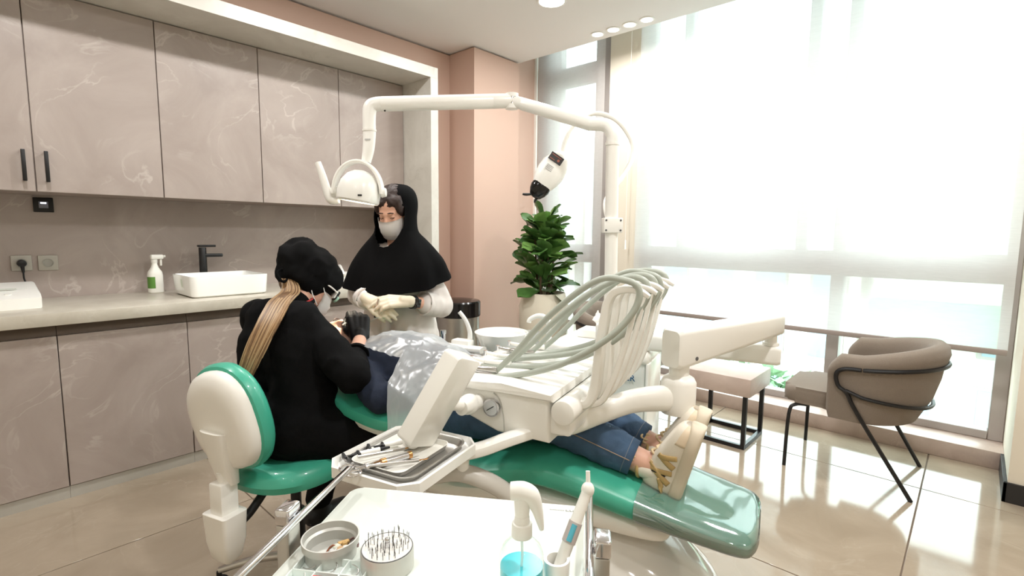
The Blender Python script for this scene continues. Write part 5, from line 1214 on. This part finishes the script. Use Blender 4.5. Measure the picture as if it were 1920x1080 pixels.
for s_, ty in ((1, .085), (-1, -.10)):
    hip = V(.85, ty, .70); kn = V(.55, ty*.95, .728 if s_ > 0 else .735); an = V(.235, ty*.72, .628); sh = V(1.265, s_*.17, .81); el = V(1.09, s_*.245, .745); wr = V(.93, s_*.10, .800)
    legs[s_] = (hip, kn, an, sh, el, wr)
    prs += [(hip, kn, .07, .05), (kn, an, .048, .037), (an, an+V(-.05, 0, .03), .037, .03), (sh, el, .04, .034), (el, wr, .034, .024)]
for a in prs: capsule(bm, *a)
for s_ in (1, -1):
    w_ = legs[s_][5]; M_ = frame3(w_, (-.35, -s_*.9, .02), (0, 0, 1)); hand_prims(bm, M_, (.2, .25, .28, .3), .2, 1.0, -s_ if s_ > 0 else 1, .8)
body = ppart('body', fuse(bm, .006, 3), SKIN2)
# open mouth with retractor and teeth
mo = PM_ @ V(.095, 0, -.066)
ppart('mouth', bmk((ell, PM_ @ V(.093, 0, -.066), (.018, .020, .010))), mat('mouth_red', (150, 54, 48), .35), body)
for k in range(-3, 4): ppart('tooth', bmk((box, (-.0028, -.003, -.0045), (.0028, .003, .0045), .001, 1, PM_ @ Matrix.Translation((.1065-.0012*k*k*.35, k*.0058, -.060)) @ Matrix.Rotation(pi/2, 4, 'Z') )), mat('tooth', (240, 234, 220), .2), body)
for y in (.03, -.03):
    ppart('eyelid', bmk((ell, PM_ @ V(.078, y, .004), (.012, .012, .010))), SKIN2, body); ppart('eyelashes', bmk((tube, [PM_ @ V(.087, y-.013, -.002), PM_ @ V(.091, y, -.006), PM_ @ V(.087, y+.013, -.002)], .0012, 6, 3)), HAIRD, body)
    ppart('eyebrow', bmk((tube, [PM_ @ V(.092, y-.017, .024), PM_ @ V(.095, y, .029), PM_ @ V(.089, y+.017, .025)], [.0018, .003, .0018], 8, 3)), HAIRD, body)
bm = bmesh.new()
for c_, r_ in (((-.03, 0, .045), (.09, .085, .088)), ((-.06, 0, .0), (.055, .082, .085))):
    v = ell(bm, (0, 0, 0), r_, None, 20, 14); bmesh.ops.transform(bm, matrix=PM_ @ Matrix.Translation(c_), verts=v)
ppart('hair', fuse(bm, .008, 2, .003, 30, 4), HAIRD)
bm = bmesh.new()
for y in (-.075, 0, .075): capsule(bm, V(1.25, y, .812), V(1.05, y, .765), .082, .082); capsule(bm, V(1.05, y, .765), V(.86, y, .698), .082, .09)
capsule(bm, V(1.265, -.16, .81), V(1.265, .16, .81), .058, .058)
for s_ in (1, -1):
    sh, el, wr = legs[s_][3:]; capsule(bm, sh, el, .056, .05); capsule(bm, el, el+(wr-el)*.75, .05, .042)
ppart('jacket', fuse(bm, .009, 4, .005, 14, 8), NAVY)
for s_ in (1, -1):
    hip, kn, an = legs[s_][:3]; hem = kn+(an-kn)*.86
    bm = bmesh.new(); capsule(bm, hip, kn, .098, .074); capsule(bm, kn, hem-(an-kn).normalized()*.06, .073, .060); capsule(bm, kn+(an-kn)*.5, hem-(an-kn).normalized()*.05, .064, .056)
    if s_ > 0: capsule(bm, V(.86, -.08, .70), V(.86, .08, .70), .10, .10)
    tr_ = ppart('jeans_leg', fuse(bm, .008, 4, .0035, 20, 3+s_), JEANS)
    d = (an-kn).normalized()
    hm = ppart('hem', bmk((tube, [hem-d*.075, hem-d*.04, hem, hem, hem-d*.012], [.0585, .0565, .053, .047, .044], 30, 0)), JEANS, tr_)
    ppart('hem_stitch', bmk((tube, [hem-d*.022+(frame_to(d)[0]*cos(a)+frame_to(d)[1]*sin(a))*.0553 for a in [2*pi*k/30 for k in range(30)]], .0011, 5, 0, 1, True)), mat('jean_stitch', (120, 128, 140), .8), hm)
    # outer seam down the side facing out
    sd_ = V(0, s_, .25).normalized(); q = [kn+(hem-kn)*u+sd_*(.0775-(.0775-.0575)*u) for u in (0, .2, .4, .6, .8, 1)]
    ppart('side_seam', bmk((tube, q, .0016, 6, 4)), mat('seam_tan', (150, 132, 118), .8), tr_)
# sneakers
SHW = mat('sneaker_white', (232, 224, 210), .5, bump=.15, bscale=500); SOLE = mat('sneaker_sole', (214, 202, 182), .6); TAN = mat('sneaker_gold', (186, 158, 106), .45); LACE = mat('beige_lace', (212, 190, 152), .8)
for s_ in (1, -1):
    an = legs[s_][2]; ty = an.y
    heel = V(.140, ty+.004, .560 if s_ > 0 else .564); tox = V(-.26, 0, .96).normalized(); upz = V(.96, 0, .26).normalized()
    SM_ = frame3(heel, tox, upz) @ Matrix.Diagonal((.86, 1.0, 1.4, 1))
    secs = [(-.014, .020, .048), (-.006, .030, .058), (.02, .036, .064), (.06, .037, .062), (.10, .039, .056), (.14, .045, .048), (.18, .048, .040), (.21, .046, .033), (.232, .038, .026), (.246, .022, .018)]
    bm = bmesh.new(); loft(bm, [ring((x, 0, .013), (0, 1, 0), (0, 0, 1), w_+.003, .0145, 24, 3.5) for x, w_, h_ in dense([(-.02, .018, 0), (-.013, .030, 0), (.02, .037, 0), (.08, .037, 0), (.14, .045, 0), (.19, .049, 0), (.225, .044, 0), (.246, .032, 0), (.255, .014, 0)], 3)])
    bmesh.ops.transform(bm, matrix=SM_, verts=bm.verts); so_ = ppart('shoe', bm, SOLE, label='chunky beige sole') if False else None
    shoe = ppart('shoe', bm, SOLE, label='white sneaker with gold side panels and beige laces')
    bm = bmesh.new(); loft(bm, [ring((x, 0, .022+h_*.36), (0, 1, 0), (0, 0, 1), w_-.001, h_*.64, 24, 2.5) for x, w_, h_ in dense(secs, 3)])
    # ankle collar
    tube(bm, [V(.045, 0, .05), V(.038, 0, .085), V(.034, 0, .098)], [.034, .036, .034], 20, 3)
    bmesh.ops.transform(bm, matrix=SM_, verts=bm.verts); ppart('upper', bm, SHW, shoe)
    ppart('collar', bmk((tube, [SM_ @ V(.034+.034*cos(a), .034*sin(a), .096+.006*cos(a)) for a in [2*pi*k/24 for k in range(24)]], .005, 8, 0, 1, True)), TAN, shoe)
    bm = bmesh.new(); loft(bm, [ring((x, 0, .02+h_*.36), (0, 1, 0), (0, 0, 1), w_+.0005, h_*.60, 24, 2.4) for x, w_, h_ in dense(secs[6:], 3)]); bmesh.ops.transform(bm, matrix=SM_, verts=bm.verts); ppart('toe_cap', bm, mat('sneaker_toe', (226, 208, 182), .5), shoe)
    for side in (1, -1):
        for x0, x1, z0, z1, w_ in ((.035, .075, .03, .078, .010), (.075, .055, .03, .082, .009), (.095, .120, .03, .066, .010), (.135, .115, .03, .064, .009), (-.005, .045, .035, .050, .009)):
            q = []
            for u in (0, .33, .66, 1):
                x = x0+(x1-x0)*u; z = z0+(z1-z0)*u; k = min(range(len(secs)), key=lambda i: abs(secs[i][0]-x)); ww, h_ = secs[k][1], secs[k][2]; zz = (z-(.022+h_*.36))/(h_*.64)
                q.append(SM_ @ V(x, side*(ww*max(.2, (1-min(.98, abs(zz))**2.5))**.4+.0005), z))
            ppart('side_stripe', bmk((tube, q, w_*.85, 8, 3, .22, False, 2, tuple((SM_.to_3x3() @ V(1, 0, .2)).normalized()))), TAN, shoe)
        for z0 in (.040, .058): ppart('side_mark', bmk((box, (.057, side*.0375-.0012, z0), (.0605, side*.0375+.0012, z0+.011), .0005, 1, SM_)), BLACKP, shoe)
    for k in range(5):
        x = .085+.020*k; zt = .086-.0075*k
        ppart('lace', bmk((tube, [SM_ @ V(x-.004, -.026, zt-.016), SM_ @ V(x, 0, zt+.004), SM_ @ V(x+.008, .026, zt-.016)], .0042, 8, 4)), LACE, shoe)
    for a0, ln_ in ((.6, .045), (-.7, .045), (2.3, .035), (-2.2, .04)):
        d = V(cos(a0)*.3-.2, sin(a0), .35).normalized()
        b0 = V(.078, 0, .096)
        ppart('lace_bow', bmk((tube, [SM_ @ b0, SM_ @ (b0+d*ln_*.5+V(.008, 0, .006)), SM_ @ (b0+d*ln_), SM_ @ (b0+d*ln_*.55-V(.010, 0, .004)), SM_ @ (b0+V(-.002, 0, 0))], .0036, 8, 4)), LACE, shoe)

# plastic drape over the patient's chest
dr = thing('plastic_drape', cw(1.1, 0, .88), CHR, 'crinkled clear plastic sheet draped over the patient chest', 'plastic sheet')
bm = bmesh.new(); ns, nt = 110, 120; g = []
for i in range(ns+1):
    u = i/ns; row = []
    for j in range(nt+1):
        v = j/nt
        s = .80+.56*u-.05*sin(3*v+1)*u; tm = .165+.31*max(0, min(1, (1.07-s)/.11)); tt = -.40+(.40+tm)*v
        # height of the patient's body under the sheet
        zb = .815+(.908-.815)*min(1, max(0, (s-.84)/.30)) if s < 1.14 else .908-.06*max(0, (s-1.25)/.2)
        arm = (.275 if tt > 0 else .22)+.015*sin(s*9)
        over = max(0, abs(tt)-arm)
        z = zb-.075*(min(abs(tt), arm)/arm)**2.2-over*1.1
        tt2 = math.copysign(min(abs(tt), arm)+over*.42, tt)
        p = Vector((s, tt2, z))
        f = .5*noise.noise(Vector((s*9+tt*4, tt*9, 2.)))+.35*noise.noise(Vector((s*21, tt*15+s*9, 5.)))
        cr = (1-2*abs(noise.noise(Vector((s*7-tt*5, tt*7+s*3, 9.)))))
        f2 = noise.noise(Vector((s*38, tt*34+s*14, 7.))); f3 = abs(noise.noise(Vector((s*26-tt*12, tt*22+s*10, 3.)))); p += Vector((.004*f2, .006*f, (.013*f+.012*cr+.004*f2-.006*f3)))
        p.z = max(p.z, .655 if s > .98 else .69)
        row.append(bm.verts.new(p-Vector((1.1, 0, .88))))
    g.append(row)
for i in range(ns):
    for j in range(nt): bm.faces.new((g[i][j], g[i+1][j], g[i+1][j+1], g[i][j+1]))
part(dr, 'sheet', bm, sheer('drape_film', (226, 230, 232), .40, gloss=.14, rough=.28), sharp=3)
